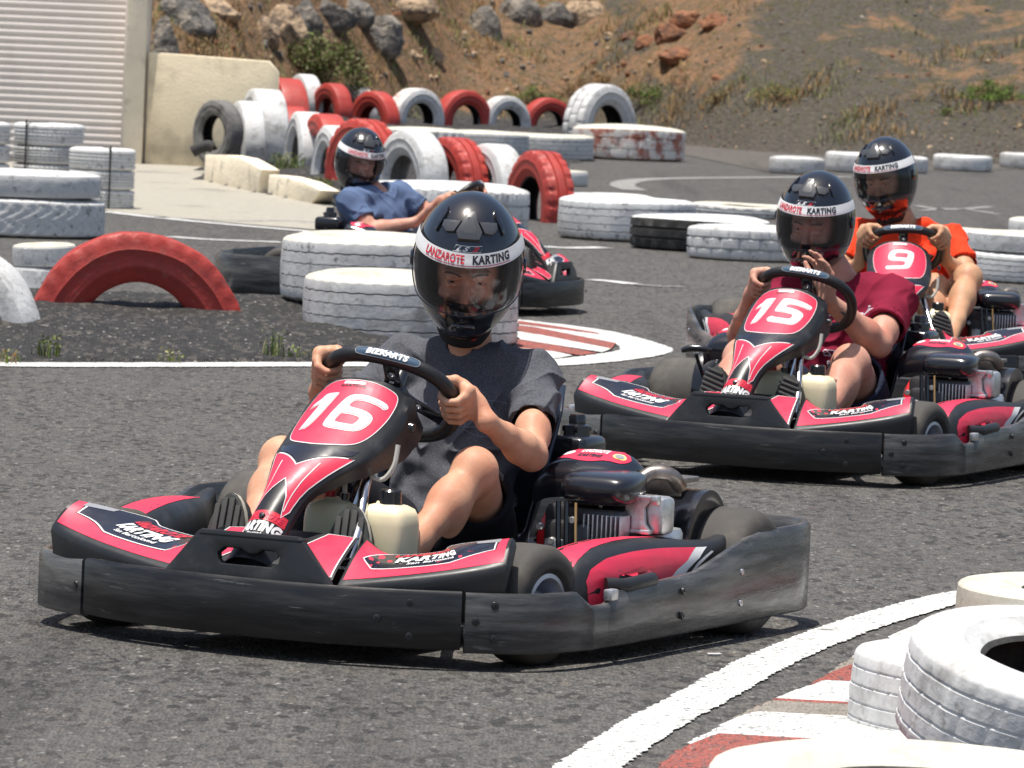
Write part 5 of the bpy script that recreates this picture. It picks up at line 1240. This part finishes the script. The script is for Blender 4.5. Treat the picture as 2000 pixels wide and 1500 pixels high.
M['shell'] = pm('helmet_shell', (.006, .007, .010), .16, var=0, coat=1., spec=.6)
M['shell_matt'] = pm('helmet_vent', (.06, .063, .068), .30, var=.1, coat=.3)
M['eyewhite'] = pm('eye_white', (.30, .27, .25), .3, var=0); M['iris'] = pm('iris', (.03, .022, .016), .2, var=0); M['brow'] = pm('eyebrow', (.10, .055, .035), .9, var=.2)
M['lips'] = pm('lips', (.42, .16, .13), .5, var=.1)
def visor_mat(tint, rf=.06):
    m = bpy.data.materials.new('visor'); m.use_nodes = True; n = m.node_tree.nodes; L = m.node_tree.links; n.clear(); out = n.new('ShaderNodeOutputMaterial')
    t = n.new('ShaderNodeBsdfTransparent'); t.inputs[0].default_value = (*tint, 1); g = n.new('ShaderNodeBsdfGlossy'); g.inputs['Roughness'].default_value = rf; g.inputs[0].default_value = (.9, .92, 1, 1)
    fr = n.new('ShaderNodeFresnel'); fr.inputs[0].default_value = 1.5; mx = n.new('ShaderNodeMixShader'); ad = n.new('ShaderNodeMath'); ad.operation = 'ADD'; ad.inputs[1].default_value = .015; L.new(fr.outputs[0], ad.inputs[0]); L.new(ad.outputs[0], mx.inputs[0]); L.new(t.outputs[0], mx.inputs[1]); L.new(g.outputs[0], mx.inputs[2]); L.new(mx.outputs[0], out.inputs[0]); return m
M['visor'] = visor_mat((.84, .84, .88), .12)
M['sole'] = pm('shoe_sole', (.05, .052, .05), .7, var=.2, vs=20); M['shoe'] = pm('shoe_upper', (.03, .03, .033), .7, var=.2); M['shoe_light'] = pm('shoe_rim', (.45, .43, .37), .7, var=.1)

HR = [(90, 0, 0)]
def helm_R(az, el):
    """outer surface point of the helmet; az 0 = face (-y), el in degrees"""
    a = rad(az); e = rad(el); ce, se = math.cos(e), math.sin(e)
    zt = .158 if el > 0 else .188
    x = .1235 * ce * math.sin(a); y = -.150 * ce * math.cos(a); z = zt * se
    f = max(0, math.cos(a)) ** 2
    if el < 0:
        t = min(1, -el / 50); k = 1 - .10 * t * t; x *= k; y *= k
        y -= f * .022 * math.sin(min(1, -el / 32) * math.pi * .5) * (1 if el > -45 else max(0, 1 - (-el - 45) / 25))
    if el > 20: y += .006 * math.sin(rad(el)) 
    return np.array([x, y, z])
def make_helmet(par, loc, R, strip=True, neckprint=None, logo=True):
    hm = bpy.data.objects.new('helmet', None)
    az = np.linspace(-180, 180, 121); els = [88, 80, 72, 64, 56, 48, 42, 36, 31, 27, 23, 20, 17, 14, 8, 0, -8, -15, -18, -21, -25, -29, -33, -37, -41, -45, -49, -53, -56]
    V = []; 
    for e in els:
        for a in az[:-1]: V.append(helm_R(a, e))
    na = len(az) - 1; F = []; 
    for i in range(len(els) - 1):
        for k in range(na):
            am = (az[k] + az[k + 1]) / 2; em = (els[i] + els[i + 1]) / 2
            if abs(am) < 72 and -18 < em < 17: continue
            F.append((i * na + k, (i + 1) * na + k, (i + 1) * na + (k + 1) % na, i * na + (k + 1) % na))
    b = len(V); V.append(helm_R(0, 90)); F += [(b, k, (k + 1) % na) for k in range(na)]
    hm = mk('helmet', V, F, [M['shell'], M['lining']], par, ang=60)
    md = hm.modifiers.new('s', 'SOLIDIFY'); md.thickness = .007; md.offset = -1; md.material_offset = 1; md.material_offset_rim = 0
    # padding inside, open at face
    V = []; F = []
    e2 = [85, 70, 55, 40, 28, 18, 8, -2, -10, -18, -30, -40, -50, -58]
    for e in e2:
        for a in az[:-1]: p = helm_R(a, e) * np.array([.90, .90, .92]); V.append(p)
    for i in range(len(e2) - 1):
        for k in range(na):
            am = (az[k] + az[k + 1]) / 2; em = (e2[i] + e2[i + 1]) / 2
            if abs(am) < 58 and -16 < em < 16: continue
            F.append((i * na + k, (i + 1) * na + k, (i + 1) * na + (k + 1) % na, i * na + (k + 1) % na))
    o = mk('lining', V, F, M['lining'], hm, ang=180); md = o.modifiers.new('s', 'SOLIDIFY'); md.thickness = .012; md.offset = -1
    # neck skirt
    q = MB(); ring = lambda e, k, dz: [tuple(helm_R(a, e) * np.array([k, k, 1]) + np.array([0, 0, dz])) for a in az[:-1:2]]
    q.loft([ring(-54, 1.01, 0), ring(-56, .99, -.012), ring(-56, .90, -.026), ring(-56, .80, -.022)], caps=False); q.build('neck_skirt', M['lining'], hm, ang=180)
    def hs(off): return lambda a, e, o=0.: helm_R(a, e) * (1 + (off + o) / .14)
    # visor
    sfv = [[hs(.0045)(a, e) for e in np.linspace(-20, 17, 12)] for a in np.linspace(-82, 82, 42)]; q = MB(); Surf(sfv).mesh(q); v = q.build('visor', M['visor'], hm, ang=180)
    q = MB(); q.tube([hs(.0045)(a, -20) for a in np.linspace(-82, 82, 42)], .0016, 6).tube([hs(.0045)(-82, e) for e in np.linspace(-20, 17, 9)], .0016, 6).tube([hs(.0045)(82, e) for e in np.linspace(-20, 17, 9)], .0016, 6); q.build('visor_edge', M['blackpaint'], v)
    # strip across the top of the visor
    S0 = [[hs(.0060)(a, e) for e in np.linspace(16.5, 27.5, 5)] for a in np.linspace(-96, 96, 60)]; q = MB(); Surf(S0).mesh(q); st = q.build('visor_strip', M['white'], hm, ang=180)
    d = Dec(lambda u, v, o: hs(.0060)(u, v, o), 4, 4)
    d.text('LANZAROTE', -27, 22.6, 48, 6.6, M['redink'], .0012, .0, .035).text('KARTING', 28, 22.6, 44, 6.8, M['ink'], .0012, .0, .045); d.poly([(-50, 17.7), (50, 17.7), (50, 18.2), (-50, 18.2)], M['redink'], .0010); d.build('strip_lettering', st)
    if logo:
        d = Dec(lambda u, v, o: hs(.001)(u, v, o), 4, 3); d.text('L', -11, 31., 7, 4.0, M['white'], .0010, .5, .05).text('S', -2, 31., 9, 4.0, M['white'], .0010, .5, .04).text('2', 9, 31., 10, 4.0, M['redink'], .0010, .5, .05)
        d.stroke([(-18, 28.5), (15, 28.5), (18, 33.5), (-15, 33.5)], .5, M['white'], .0010, True); d.build('shell_logo', hm)
    # vents
    def pad(P, hgt, name, mat='shell_matt', n=2):
        C_ = np.mean(P, axis=0); Pr = chaikin(P, n); lv = []
        for k, h_ in ((1., -.001), (.97, hgt * .7), (.9, hgt), (.5, hgt * 1.05)): lv.append([tuple(hs(h_)(C_[0] + (a - C_[0]) * k, C_[1] + (e - C_[1]) * k)) for a, e in Pr])
        q = MB(); q.loft(lv[::-1], caps=False); q.V.append(tuple(hs(hgt * 1.06)(*C_))); n_ = len(Pr); q.F += [(len(q.V) - 1, k, (k + 1) % n_) for k in range(n_)]; q.M += [0] * n_
        return q.build(name, M[mat], hm, ang=50)
    pad([(-9, 63), (9, 63), (12, 54), (19, 43), (14, 36.5), (-14, 36.5), (-19, 43), (-12, 54)], .013, 'top_vent', n=0)
    for s in (-1, 1): pad([(s * 14, 54), (s * 28, 53), (s * 46, 50), (s * 44, 44), (s * 33, 41), (s * 21, 43)][::s], .007, 'top_vent', n=0)
    for s in (-1, 1): pad([(s * 49, 38), (s * 47.5, 46), (s * 51, 58), (s * 59, 62), (s * 57, 50), (s * 53, 39)][::s], .006, 'side_vent', 'shell', 0)
    pad([(-14, -30), (14, -30), (18, -36), (10, -40), (-10, -40), (-18, -36)], .004, 'chin_vent', 'shell')
    for s in (-1, 1): MB().lathe([(0, .006), (.016, .005), (.020, 0)], 20, Matrix.Translation(hs(.004)(s * 84, 2)) @ Matrix.Rotation(rad(90 * s), 4, 'Y')).build('visor_pivot', M['shell'], hm)
    if neckprint:
        d = Dec(lambda u, v, o: hs(.002)(u, v, o), 4, 3)
        if neckprint == 'M': d.text('M', 22, -52, 9, 6, M['redprint'], .002, .1, .06)
        else:
            rr = random.Random(4)
            for k in range(26): u = rr.uniform(-60, 60); e = rr.uniform(-54, -46); w_ = rr.uniform(3, 8); d.poly([(u, e), (u + w_, e + .6), (u + w_ * .8, e + 2.4), (u - 1, e + 1.6)], M['redprint'], .002 + .0002 * k)
        d.build('skirt_print', hm)
    hm.matrix_local = Matrix.Translation(loc) @ R.to_4x4(); return hm
M['redprint'] = pm('red_print_bright', (.75, .04, .02), .5, var=0)

def hand_grip(F, W, g, t, o, up=1, rt=.0165):
    """fist closed round the rim at g. t tangent, o outward, WN towards the nose; up=+1: index finger towards +t"""
    m = -WN; t = t * up; C_ = g + o * .0
    def arc(a, r, off): return C_ + (m * math.cos(rad(a)) + o * math.sin(rad(a))) * r + t * off
    pc = arc(52, rt + .020, 0)
    # palm
    for k in (-1.5, -.5, .5, 1.5): F.chain([arc(20, rt + .018, k * .017), arc(60, rt + .019, k * .0185), arc(100, rt + .014, k * .0195)], [.014, .0145, .0115], .010)
    rf = (.0076, .0085, .0088, .0084)
    for i in range(4):
        k = (i - 1.5) * .0218; r = rf[i] * .96; F.chain([arc(96, rt + .013, k), arc(138, rt + r + .006, k * 1.03), arc(186, rt + r + .004, k * 1.0), arc(232, rt + r + .001, k * .96), arc(268, rt + r * .9, k * .93)], [r * 1.18, r * 1.14, r * .97, r * 1.0, r * .84], .0015)
    # thumb from the side of the palm, over the inner edge, along the rim
    F.chain([arc(30, rt + .020, .018), arc(-6, rt + .016, .036), arc(-40, rt + .011, .044), arc(-88, rt + .009, .048)], [.015, .0125, .0105, .0088], .006)
    heel = arc(30, rt + .030, -.012)
    F.cone(heel, heel * .55 + W * .45, .021, .020, .015); F.cone(heel * .6 + W * .4, W, .021, .0225, .015)
def hand_open(F, W, D_, N_, S_, thumb_out=.055):
    """open hand: W wrist, D_ along fingers, N_ palm normal, S_ side towards the thumb"""
    k0 = W + D_ * .085
    for i in range(4): F.chain([W + S_ * (i - 1.5) * .010, W + D_ * .045 + S_ * (i - 1.5) * .017, k0 + S_ * (i - 1.5) * .0205 - N_ * .002], [.019, .0155, .0118], .012)
    ln = (.062, .076, .080, .070); spread = (-.10, -.03, .04, .12); curl = (.42, .30, .30, .5)
    for i in range(4):
        d = (D_ + S_ * (spread[i])).normalized(); p = k0 + S_ * (i - 1.5) * .0205; P = [p]; c = curl[i]
        for j, f in enumerate((.45, .31, .24)): dd = (d * math.cos(c * (j + 1)) + N_ * math.sin(c * (j + 1))).normalized(); P.append(P[-1] + dd * ln[i] * f)
        F.chain(P, [.0102, .0090, .0082, .0070], .003)
    b = W + D_ * .025 + S_ * .022; F.chain([b, b + D_ * .028 + S_ * .026 + N_ * .006, b + D_ * .050 + S_ * (thumb_out * .8) + N_ * .012, b + D_ * .076 + S_ * thumb_out + N_ * .014], [.0165, .0128, .0105, .0085], .008)

def make_person(J, lab, kart, h=.0045):
    """J: joints in kart coordinates"""
    P = empty('person', kart.location, kart.rotation_euler.z, lab, 'person', sc_=kart.scale[0])
    HC, HRm = J['head'], J['headR']; sh, el, wr, hip, kn, an = (J[k] for k in ('sh', 'el', 'wr', 'hip', 'kn', 'an'))
    b = J.get('build', 1.); neck = (sh[0] + sh[1]) / 2 + v3(0, -.01, .035)
    allp = [HC + v3(0, 0, .14), HC] + sh + el + wr + hip + kn + an + [neck]
    lo = [min(p[i] for p in allp) - .15 for i in range(3)]; hi = [max(p[i] for p in allp) + .15 for i in range(3)]
    F = Field(lo, hi, h)
    RH = np.array(HRm)
    hp = lambda x, y, z: HC + HRm @ v3(x, y, z)
    # head with its face
    F.ell(hp(0, .012, .030), (.076, .094, .088), RH, 0); F.ell(hp(0, -.012, -.030), (.060, .074, .085), RH, .04); F.ell(hp(0, -.062, -.092), (.024, .022, .020), RH, .03)
    F.cone(hp(0, -.090, .012), hp(0, -.110, -.030), .008, .0135, .014); F.cone(hp(-.010, -.098, -.034), hp(.010, -.098, -.034), .009, .009, .006)
    for s in (-1, 1):
        F.ell(hp(s * .031, -.096, .012), (.016, .013, .0085), RH, 0, 'sub'); F.cone(hp(s * .012, -.090, .030), hp(s * .050, -.078, .032), .0085, .007, .012); F.ell(hp(s * .042, -.070, -.024), (.020, .016, .018), RH, .02)
        F.ell(hp(s * .031, -.082, .0035), (.016, .012, .0075), RH, .004); F.ell(hp(s * .031, -.0835, .0215), (.018, .012, .0075), RH, .004)
        F.ell(hp(s * .078, .015, .0), (.008, .018, .028), RH, .006)
    F.cone(hp(-.020, -.088, -.058), hp(.020, -.088, -.058), .0065, .0065, .008); F.cone(hp(-.017, -.088, -.069), hp(.017, -.088, -.069), .0068, .0068, .006); F.cone(hp(-.018, -.100, -.0635), hp(.018, -.100, -.0635), .004, .004, 0, 'sub')
    F.cone(hp(0, .02, -.06), neck + v3(0, .01, -.02), .052 * b, .060 * b, .03)
    mid = (hip[0] + hip[1]) / 2; ch = (sh[0] + sh[1]) / 2
    F.cone(sh[0], sh[1], .040, .040, .03); F.cone(ch + v3(0, .01, -.10), mid + v3(0, 0, .08), .08, .08, .05); F.cone(hip[0], hip[1], .07, .07, .04)
    for s in (0, 1):
        F.cone(sh[s], el[s], .038 * b, .038 * b, .02); q = sh[s].lerp(el[s], .72); F.ell(q, (.042 * b, .042 * b, .05), None, .03)
        q = el[s].lerp(wr[s], .25); F.cone(el[s], q, .036 * b, .041 * b, .02); F.cone(q, el[s].lerp(wr[s], .6), .041 * b, .032 * b, .02); F.cone(el[s].lerp(wr[s], .6), wr[s], .032 * b, .0235 * b, .01)
        F.cone(hip[s], kn[s], .082 * b, .056 * b, .03); kc = kn[s]; F.ell(kc + v3(0, -.006, .006), (.052 * b, .052 * b, .056 * b), None, .02)
        c1 = kn[s].lerp(an[s], .30); bk = ((an[s] - kn[s]).cross(v3(1, 0, 0))).normalized(); bk = bk if bk.z < 0 or bk.y > 0 else -bk
        F.cone(kn[s], c1, .048 * b, .048 * b, .02); F.ell(c1 + bk * .014, (.044 * b, .046 * b, .075 * b), None, .03); F.cone(c1, kn[s].lerp(an[s], .65), .047 * b, .036 * b, .02); F.cone(kn[s].lerp(an[s], .65), an[s], .036 * b, .028 * b, .02); F.cone(an[s], an[s] + v3(0, -.03, -.01), .028, .026, .01)
    for s in (0, 1):
        hd = J['hands'][s]
        if hd[0] == 'grip': g, t, o = wheel_at(hd[1], J['steer']); hand_grip(F, wr[s], g, t, o, hd[2])
        else: hand_open(F, wr[s], *[x.normalized() for x in hd[1:4]])
    V, Q = F.mesh(); V = relax(V, Q, 1, .6)
    body = np_mesh('body', V, Q, J['skin'], P)
    # eyes, brows
    for s in (-1, 1):
        MB().lathe([(.011 * math.cos(a), .011 * math.sin(a)) for a in np.linspace(-1.57, 1.57, 13)], 18, Matrix.Translation(hp(s * .031, -.0775, .0125))).build('eyeball', M['eyewhite'], P, ang=180)
        kk = MB(); kk.lathe([(0, .0118), (.0045, .0112), (.0052, .010)], 14, Matrix.Translation(hp(s * .031, -.0775, .0125)) @ (HRm @ Vector((-.05, -1, -.12)).to_track_quat('Z', 'Y').to_matrix()).to_4x4()); kk.build('iris', M['iris'], P)
        kk = MB(); kk.tube(catmull([tuple(hp(s * .012, -.101, .030)), tuple(hp(s * .030, -.0985, .037)), tuple(hp(s * .050, -.086, .033))], 5), [.0018] * 5 + [.0022] * 5 + [.001], 8); kk.build('eyebrow', M['brow'], P)
    if J.get('beard'): pass
    # shirt
    h2 = h * 1.05; F = Field([min(p[0] for p in sh + el) - .16, min(p[1] for p in sh + el + hip) - .20, min(hip[0].z, hip[1].z) - .12], [max(p[0] for p in sh + el) + .16, max(p[1] for p in sh + hip) + .22, max(sh[0].z, sh[1].z) + .15], h2)
    a = sh[0]; c = sh[1]; F.cone(a, c, .058 * b, .058 * b, .0); bx = J.get('chest', (.165, .105, .14)); ctr = ch.lerp(mid, .32)
    tl = (ch - mid).normalized(); xx = (sh[1] - sh[0]).normalized(); yy = tl.cross(xx).normalized(); RT_ = np.array([[xx[i], yy[i], tl[i]] for i in range(3)])
    F.ell(ctr, (bx[0], bx[1], bx[2]), RT_, .05); F.ell(ch.lerp(mid, .62) + yy * 0, (bx[0] * .92, bx[1] * 1.02, .15), RT_, .06); F.ell(ch.lerp(mid, .92), (bx[0] * .98, bx[1] * 1.02, .11), RT_, .05)
    for s in (0, 1):
        F.cone(neck.lerp(sh[s], .15), sh[s] + v3(0, 0, -.006), .050 * b, .056 * b, .03); e_ = sh[s].lerp(el[s], .98); F.cone(sh[s], e_, .057 * b, .066 * b, .03)
    for s in (0, 1):   # sleeve ends
        ax = (el[s] - sh[s]).normalized(); cp = sh[s].lerp(el[s], J['sleeve'])
        F.cone(cp - ax * .028, cp + ax * .3, .0545 * b, .057 * b, 0, 'sub')
        r = F.sub(cp - v3(.14, .14, .14), v3(.14, .14, .14) + el[s].lerp(cp, .0) + ax * .12)
        lo_ = [min(cp[i], el[s][i]) - .13 for i in range(3)]; hi_ = [max(cp[i], el[s][i]) + .13 for i in range(3)]; r = F.sub(lo_, hi_)
        if r:
            sl, (X, Y, Z) = r; dp = (X - cp.x) * ax.x + (Y - cp.y) * ax.y + (Z - cp.z) * ax.z; rr_ = np.sqrt(np.maximum((X - cp.x) ** 2 + (Y - cp.y) ** 2 + (Z - cp.z) ** 2 - dp * dp, 0))
            m_ = np.where(rr_ < .12, dp, -1.); s_ = np.where(dp > .12 + (el[s] - cp).length, -1, m_); F.F[sl] = np.maximum(F.F[sl], np.minimum(s_, .12 - rr_))
    nd = (HC - neck).normalized(); F.cone(neck + v3(0, -.012, .03), HC, .054 * b, .072, 0, 'sub')
    V, Q = F.mesh(); V = relax(V, Q, 3, .5); N = vnormals(V, Q); sd = J.get('seed', 1)
    pts = V; disp = np.zeros(len(V)); am = J.get('wr_amp', 1.)
    cen = np.array(ctr)
    for i in range(len(V)):
        p = pts[i]; w_ = mnoise.noise(Vector((p[0] * 5 + sd, p[1] * 5, p[2] * 5))) 
        f = math.sin((p[2] * 34 + abs(p[0] - cen[0]) * 26 + w_ * 7)) * max(0, mnoise.noise(Vector((p[0] * 7, p[1] * 7 + sd * 3, p[2] * 7))) + .22)
        g = mnoise.noise(Vector((p[0] * 16 + w_ * 2, p[1] * 16, p[2] * 26 + sd)))
        low = 1. + 1.3 * max(0, min(1, (cen[2] + .02 - p[2]) / .2)); rg = (1 - abs(mnoise.noise(Vector((p[0] * 9 + p[2] * 5 + w_ * 1.5, p[1] * 6 + sd, p[2] * 11 - abs(p[0] - cen[0]) * 9))))) ** 6; disp[i] = am * low * (.009 * f + .006 * g + .007 * w_ + .010 * (rg - .3))
    V = V + N * disp[:, None]
    shirt = np_mesh('shirt', V, Q, J['shirt'], P)
    # collar ring
    if 'prints' in J: J['prints'](shirt, V, Q)
    # shorts
    F = Field([min(p[0] for p in hip + kn) - .15, min(p[1] for p in kn) - .10, min(p[2] for p in hip) - .13], [max(p[0] for p in hip + kn) + .15, max(p[1] for p in hip) + .16, max(p[2] for p in kn + hip) + .14], h * 1.1)
    F.ell(mid + v3(0, 0, .01), (.165, .125, .11), None, .0)
    for s in (0, 1):
        kk_ = hip[s].lerp(kn[s], J.get('short', .72)); ax = (kn[s] - hip[s]).normalized(); F.cone(hip[s], kk_, .098 * b, .088 * b, .04)
        F.cone(kk_ - ax * .03, kk_ + ax * .2, .076 * b, .070 * b, 0, 'sub'); lo_ = [kk_[i] - .13 for i in range(3)]; hi_ = [kk_[i] + .13 for i in range(3)]; r = F.sub(lo_, hi_)
        if r:
            sl, (X, Y, Z) = r; dp = (X - kk_.x) * ax.x + (Y - kk_.y) * ax.y + (Z - kk_.z) * ax.z; F.F[sl] = np.maximum(F.F[sl], np.where((dp > 0), dp, -1.))
    V, Q = F.mesh(); V = relax(V, Q, 3, .5); N = vnormals(V, Q); V = V + N * np.array([.006 * mnoise.noise(Vector((p[0] * 14, p[1] * 14, p[2] * 14 + sd))) for p in V])[:, None]
    so_ = np_mesh('shorts', V, Q, J['shorts'], P)
    # shoes: sole to the front, toes up
    for s in (0, 1):
        toe, rz, tilt = J['feet'][s]; mb = MB(); L_ = .255; out = []
        for t in np.linspace(0, 1, 25)[:-1]:
            a = t * 2 * math.pi; z = math.cos(a); w_ = .043 + .010 * z - .006 * math.cos(2 * a); out.append((w_ * math.sin(a) * (1.0), z * L_ / 2))
        secs = [[(x * k, y, z * k2) for x, z in out] for y, k, k2 in ((0, .93, .985), (.004, 1, 1), (.020, 1.0, 1.), (.026, .97, .985))]
        mb.loft(secs); 
        for z in np.linspace(-.115, .115, J.get('ribs', 5) if J.get('ribs') else 5): pass
        R_ = Matrix.Translation(toe) @ Matrix.Rotation(rad(rz), 4, 'Z') @ Matrix.Rotation(rad(tilt), 4, 'X') @ Matrix.Rotation(rad(J.get('roll', (0, 0))[s]), 4, 'Y')
        up = MB(); us = []
        for y, k, k2, dz in ((.022, .98, .985, 0), (.045, 1.0, .98, -.002), (.065, .90, .84, -.015), (.085, .78, .55, -.050), (.10, .68, .36, -.082), (.115, .60, .26, -.095)): us.append([(x * k, y, z * k2 + dz) for x, z in out])
        up.loft(us); us_ = up.build('shoe', J.get('shoe', M['shoe']), P, ang=50); us_.matrix_local = R_
        so2 = mb.build('sole', M['sole'], us_, ang=50)
        rb = MB()
        if J.get('lines', 'v') == 'v':
            for x in (-.026, -.009, .009, .026): 
                hh = .118 * math.sqrt(max(0, 1 - (x / .05) ** 2)); rb.box((x, -.0035, 0), (.013, .007, hh * 2), .002)
        else:
            for z in np.linspace(-.11, .11, 15): hh = (.044 + .010 * z / .135) * math.sqrt(max(.05, 1 - (z / .135) ** 2)) * .95; rb.box((0, -.0035, z), (hh * 2, .007, .008), .002, (0, rad(18), 0))
        t_ = rb.build('tread', M['sole'], us_); t_['kind'] = 'stuff'
        rm = MB(); rm.loft([[(x * k, y, z * k2) for x, z in out] for y, k, k2 in ((.005, 1.03, 1.01), (.018, 1.04, 1.012), (.0185, .99, .99))], caps=False); rm.build('welt', M['shoe_light'] if J.get('welt') else M['shoe'], us_, ang=50)
    make_helmet(P, HC + HRm @ v3(0, .008, .024), HRm, neckprint=J.get('neckprint'), logo=J.get('logo', True))
    return P
def headR(yaw, pitch, roll=0): return (Matrix.Rotation(rad(yaw), 3, 'Z') @ Matrix.Rotation(rad(pitch), 3, 'X') @ Matrix.Rotation(rad(roll), 3, 'Y'))
# pitch > 0 looks down (face is -y)
def print_on(shirt, V, Q, items, org, ex, ez, mats):
    """lay 2-D lettering on the front of a shirt by dropping it along the view of the chest"""
    bvh = BVHTree.FromPolygons([tuple(v) for v in V], [tuple(int(i) for i in q) for q in Q]); nrm = ex.cross(ez).normalized()
    def fn(x, y, o):
        p = org + ex * x + ez * y + nrm * .3; h_ = bvh.ray_cast(p, -nrm, .6)
        return np.array(h_[0] + nrm * (o + .0012)) if h_[0] else np.array(org + ex * x + ez * y)
    d = Dec(fn, .008, .008)
    for it in items: it(d)
    d.build('shirt_print', shirt)
KS = [k for k in KO]
def pr16(sh_, V, Q):
    gm_ = M['print16']; c = [lambda d: d.stroke([(.042 * math.cos(a), .042 * math.sin(a)) for a in np.linspace(0, 6.283, 25)[:-1]], .0016, gm_, .0004, True), lambda d: d.stroke([(-.024, -.02), (0, .028), (.024, -.02)], .002, gm_, .0004, True), lambda d: d.stroke([(-.030, -.026), (-.01, -.022), (.01, -.028), (.030, -.024)], .002, gm_, .0004),
         lambda d: d.stroke([(-.012, -.012), (0, .014), (.012, -.012)], .0016, gm_, .0004, True)]
    print_on(sh_, V, Q, c, v3(.085, .72, .47), v3(.906, -.42, 0), v3(.0, .12, .99).normalized(), None)
M['print16'] = pm('grey_shirt_print', (.16, .17, .22), .8, var=0)
def pr15(sh_, V, Q):
    gm_ = M['print15']; c = [lambda d: d.text('California', -.01, .035, .17, .035, gm_, .0004, .5, .02), lambda d: d.text('Tour', .085, .052, .07, .03, gm_, .0004, .5, .02), lambda d: d.text('SS', .10, -.125, .035, .030, gm_, .0004, .2, .03), lambda d: d.text('ESTATES', .02, -.10, .09, .022, gm_, .0004, 0, .01), lambda d: d.text('SURFERS', .03, -.135, .09, .022, gm_, .0004, 0, .01)]
    print_on(sh_, V, Q, c, v3(.03, .70, .45), v3(.92, -.38, 0), v3(.0, .12, .99).normalized(), None)
M['print15'] = pm('white_shirt_print', (.62, .58, .66), .8, var=0)
SK = skin('skin_fair', (.60, .325, .205)); SK2 = skin('skin_pink', (.56, .30, .215)); SK3 = skin('skin_tan', (.54, .31, .18))
M['shorts_dark'] = cloth('dark_shorts', (.012, .013, .018)); M['shorts_navy'] = cloth('navy_shorts', (.025, .03, .055)); M['jeans'] = cloth('denim_shorts', (.06, .085, .13))
J16 = dict(head=v3(.0, .79, .792), headR=headR(24, 21, 2), sh=[v3(-.180, .87, .575), v3(.150, .85, .562)], el=[v3(-.27, .63, .42), v3(.27, .60, .405)], wr=[v3(-.185, .445, .520), v3(.235, .435, .485)],
           hip=[v3(-.09, .74, .165), v3(.09, .74, .165)], kn=[v3(-.225, .36, .368), v3(.225, .41, .375)], an=[v3(-.190, .10, .160), v3(.165, .11, .155)], hands=[('grip', -64, 1), ('grip', 94, -1)], steer=14, skin=SK,
           shirt=cloth('heather_grey_shirt', (.074, .077, .090), (.118, .121, .135)), shorts=M['shorts_dark'], sleeve=.62, feet=[(v3(-.185, .020, .195), -4, -14), (v3(.108, .035, .190), 6, -14)], build=.87, neckprint='M', lines='v', welt=True, prints=pr16, seed=2)
make_person(J16, 'person in a heathered dark grey T-shirt driving kart 16 with both hands on the wheel', KS[0], .0036)
J15 = dict(head=v3(-.10, .79, .745), headR=headR(2, 12, 3), sh=[v3(-.20, .87, .53), v3(.16, .85, .53)], el=[v3(-.27, .62, .38), v3(.195, .60, .395)], wr=[v3(-.215, .455, .46), v3(.075, .43, .535)],
           hip=[v3(-.09, .76, .17), v3(.09, .76, .17)], kn=[v3(-.20, .44, .33), v3(.165, .43, .335)], an=[v3(-.16, .10, .17), v3(.17, .12, .165)], hands=[('grip', -66, 1), ('open', v3(-.10, -.08, .98), v3(-.75, -.62, .1), v3(-.72, .45, .1))], steer=10, skin=SK2,
           shirt=cloth('maroon_shirt', (.20, .012, .035)), shorts=M['shorts_navy'], sleeve=.66, feet=[(v3(-.145, .015, .205), -6, -14), (v3(.100, .030, .190), 4, -14)], build=1.08, chest=(.18, .125, .15), neckprint='none', lines='h', prints=pr15, seed=5)
J15['neckprint'] = None
make_person(J15, 'person in a maroon T-shirt in kart 15 raising one open hand over the wheel', KS[1], .006)
J9 = dict(head=v3(-.045, .80, .785), headR=headR(-22, 13, -6), sh=[v3(-.13, .87, .57), v3(.225, .85, .57)], el=[v3(-.24, .62, .40), v3(.29, .60, .42)], wr=[v3(-.15, .47, .47), v3(.19, .47, .50)],
          hip=[v3(-.05, .74, .17), v3(.12, .74, .17)], kn=[v3(.15, .42, .385), v3(.28, .43, .43)], an=[v3(.13, .10, .19), v3(.20, .10, .19)], hands=[('grip', -62, 1), ('grip', 58, -1)], steer=-4, skin=SK3,
          shirt=cloth('orange_red_shirt', (.80, .055, .018)), shorts=M['jeans'], sleeve=.66, short=.6, feet=[(v3(.02, .02, .18), -4, -14), (v3(.165, .03, .195), 4, -14)], build=1.0, chest=(.175, .11, .14), neckprint='red', lines='h', seed=8, logo=False)
make_person(J9, 'person in a bright orange red T-shirt driving kart 9 at the right', KS[2], .006)
JB = dict(head=v3(-.02, .93, .690), headR=headR(-56, 16, 6), sh=[v3(-.185, .91, .505), v3(.13, .76, .54)], el=[v3(-.235, .78, .365), v3(.16, .60, .44)], wr=[v3(-.14, .575, .42), v3(.09, .53, .49)],
          hip=[v3(-.09, .78, .17), v3(.09, .76, .17)], kn=[v3(-.18, .42, .34), v3(.18, .42, .34)], an=[v3(-.14, .06, .18), v3(.14, .06, .18)], hands=[('grip', -95, 1), ('grip', 70, -1)], steer=12, skin=SK2,
          shirt=cloth('blue_shirt', (.105, .15, .26)), shorts=M['shorts_navy'], sleeve=.66, feet=[(v3(-.145, -.055, .2), -4, -14), (v3(.125, -.045, .2), 4, -14)], build=1.05, chest=(.175, .115, .15), lines='h', seed=11, wr_amp=.6)
make_person(JB, 'person in a blue T-shirt leaning into the turn behind the white tyres', KS[3], .0065)
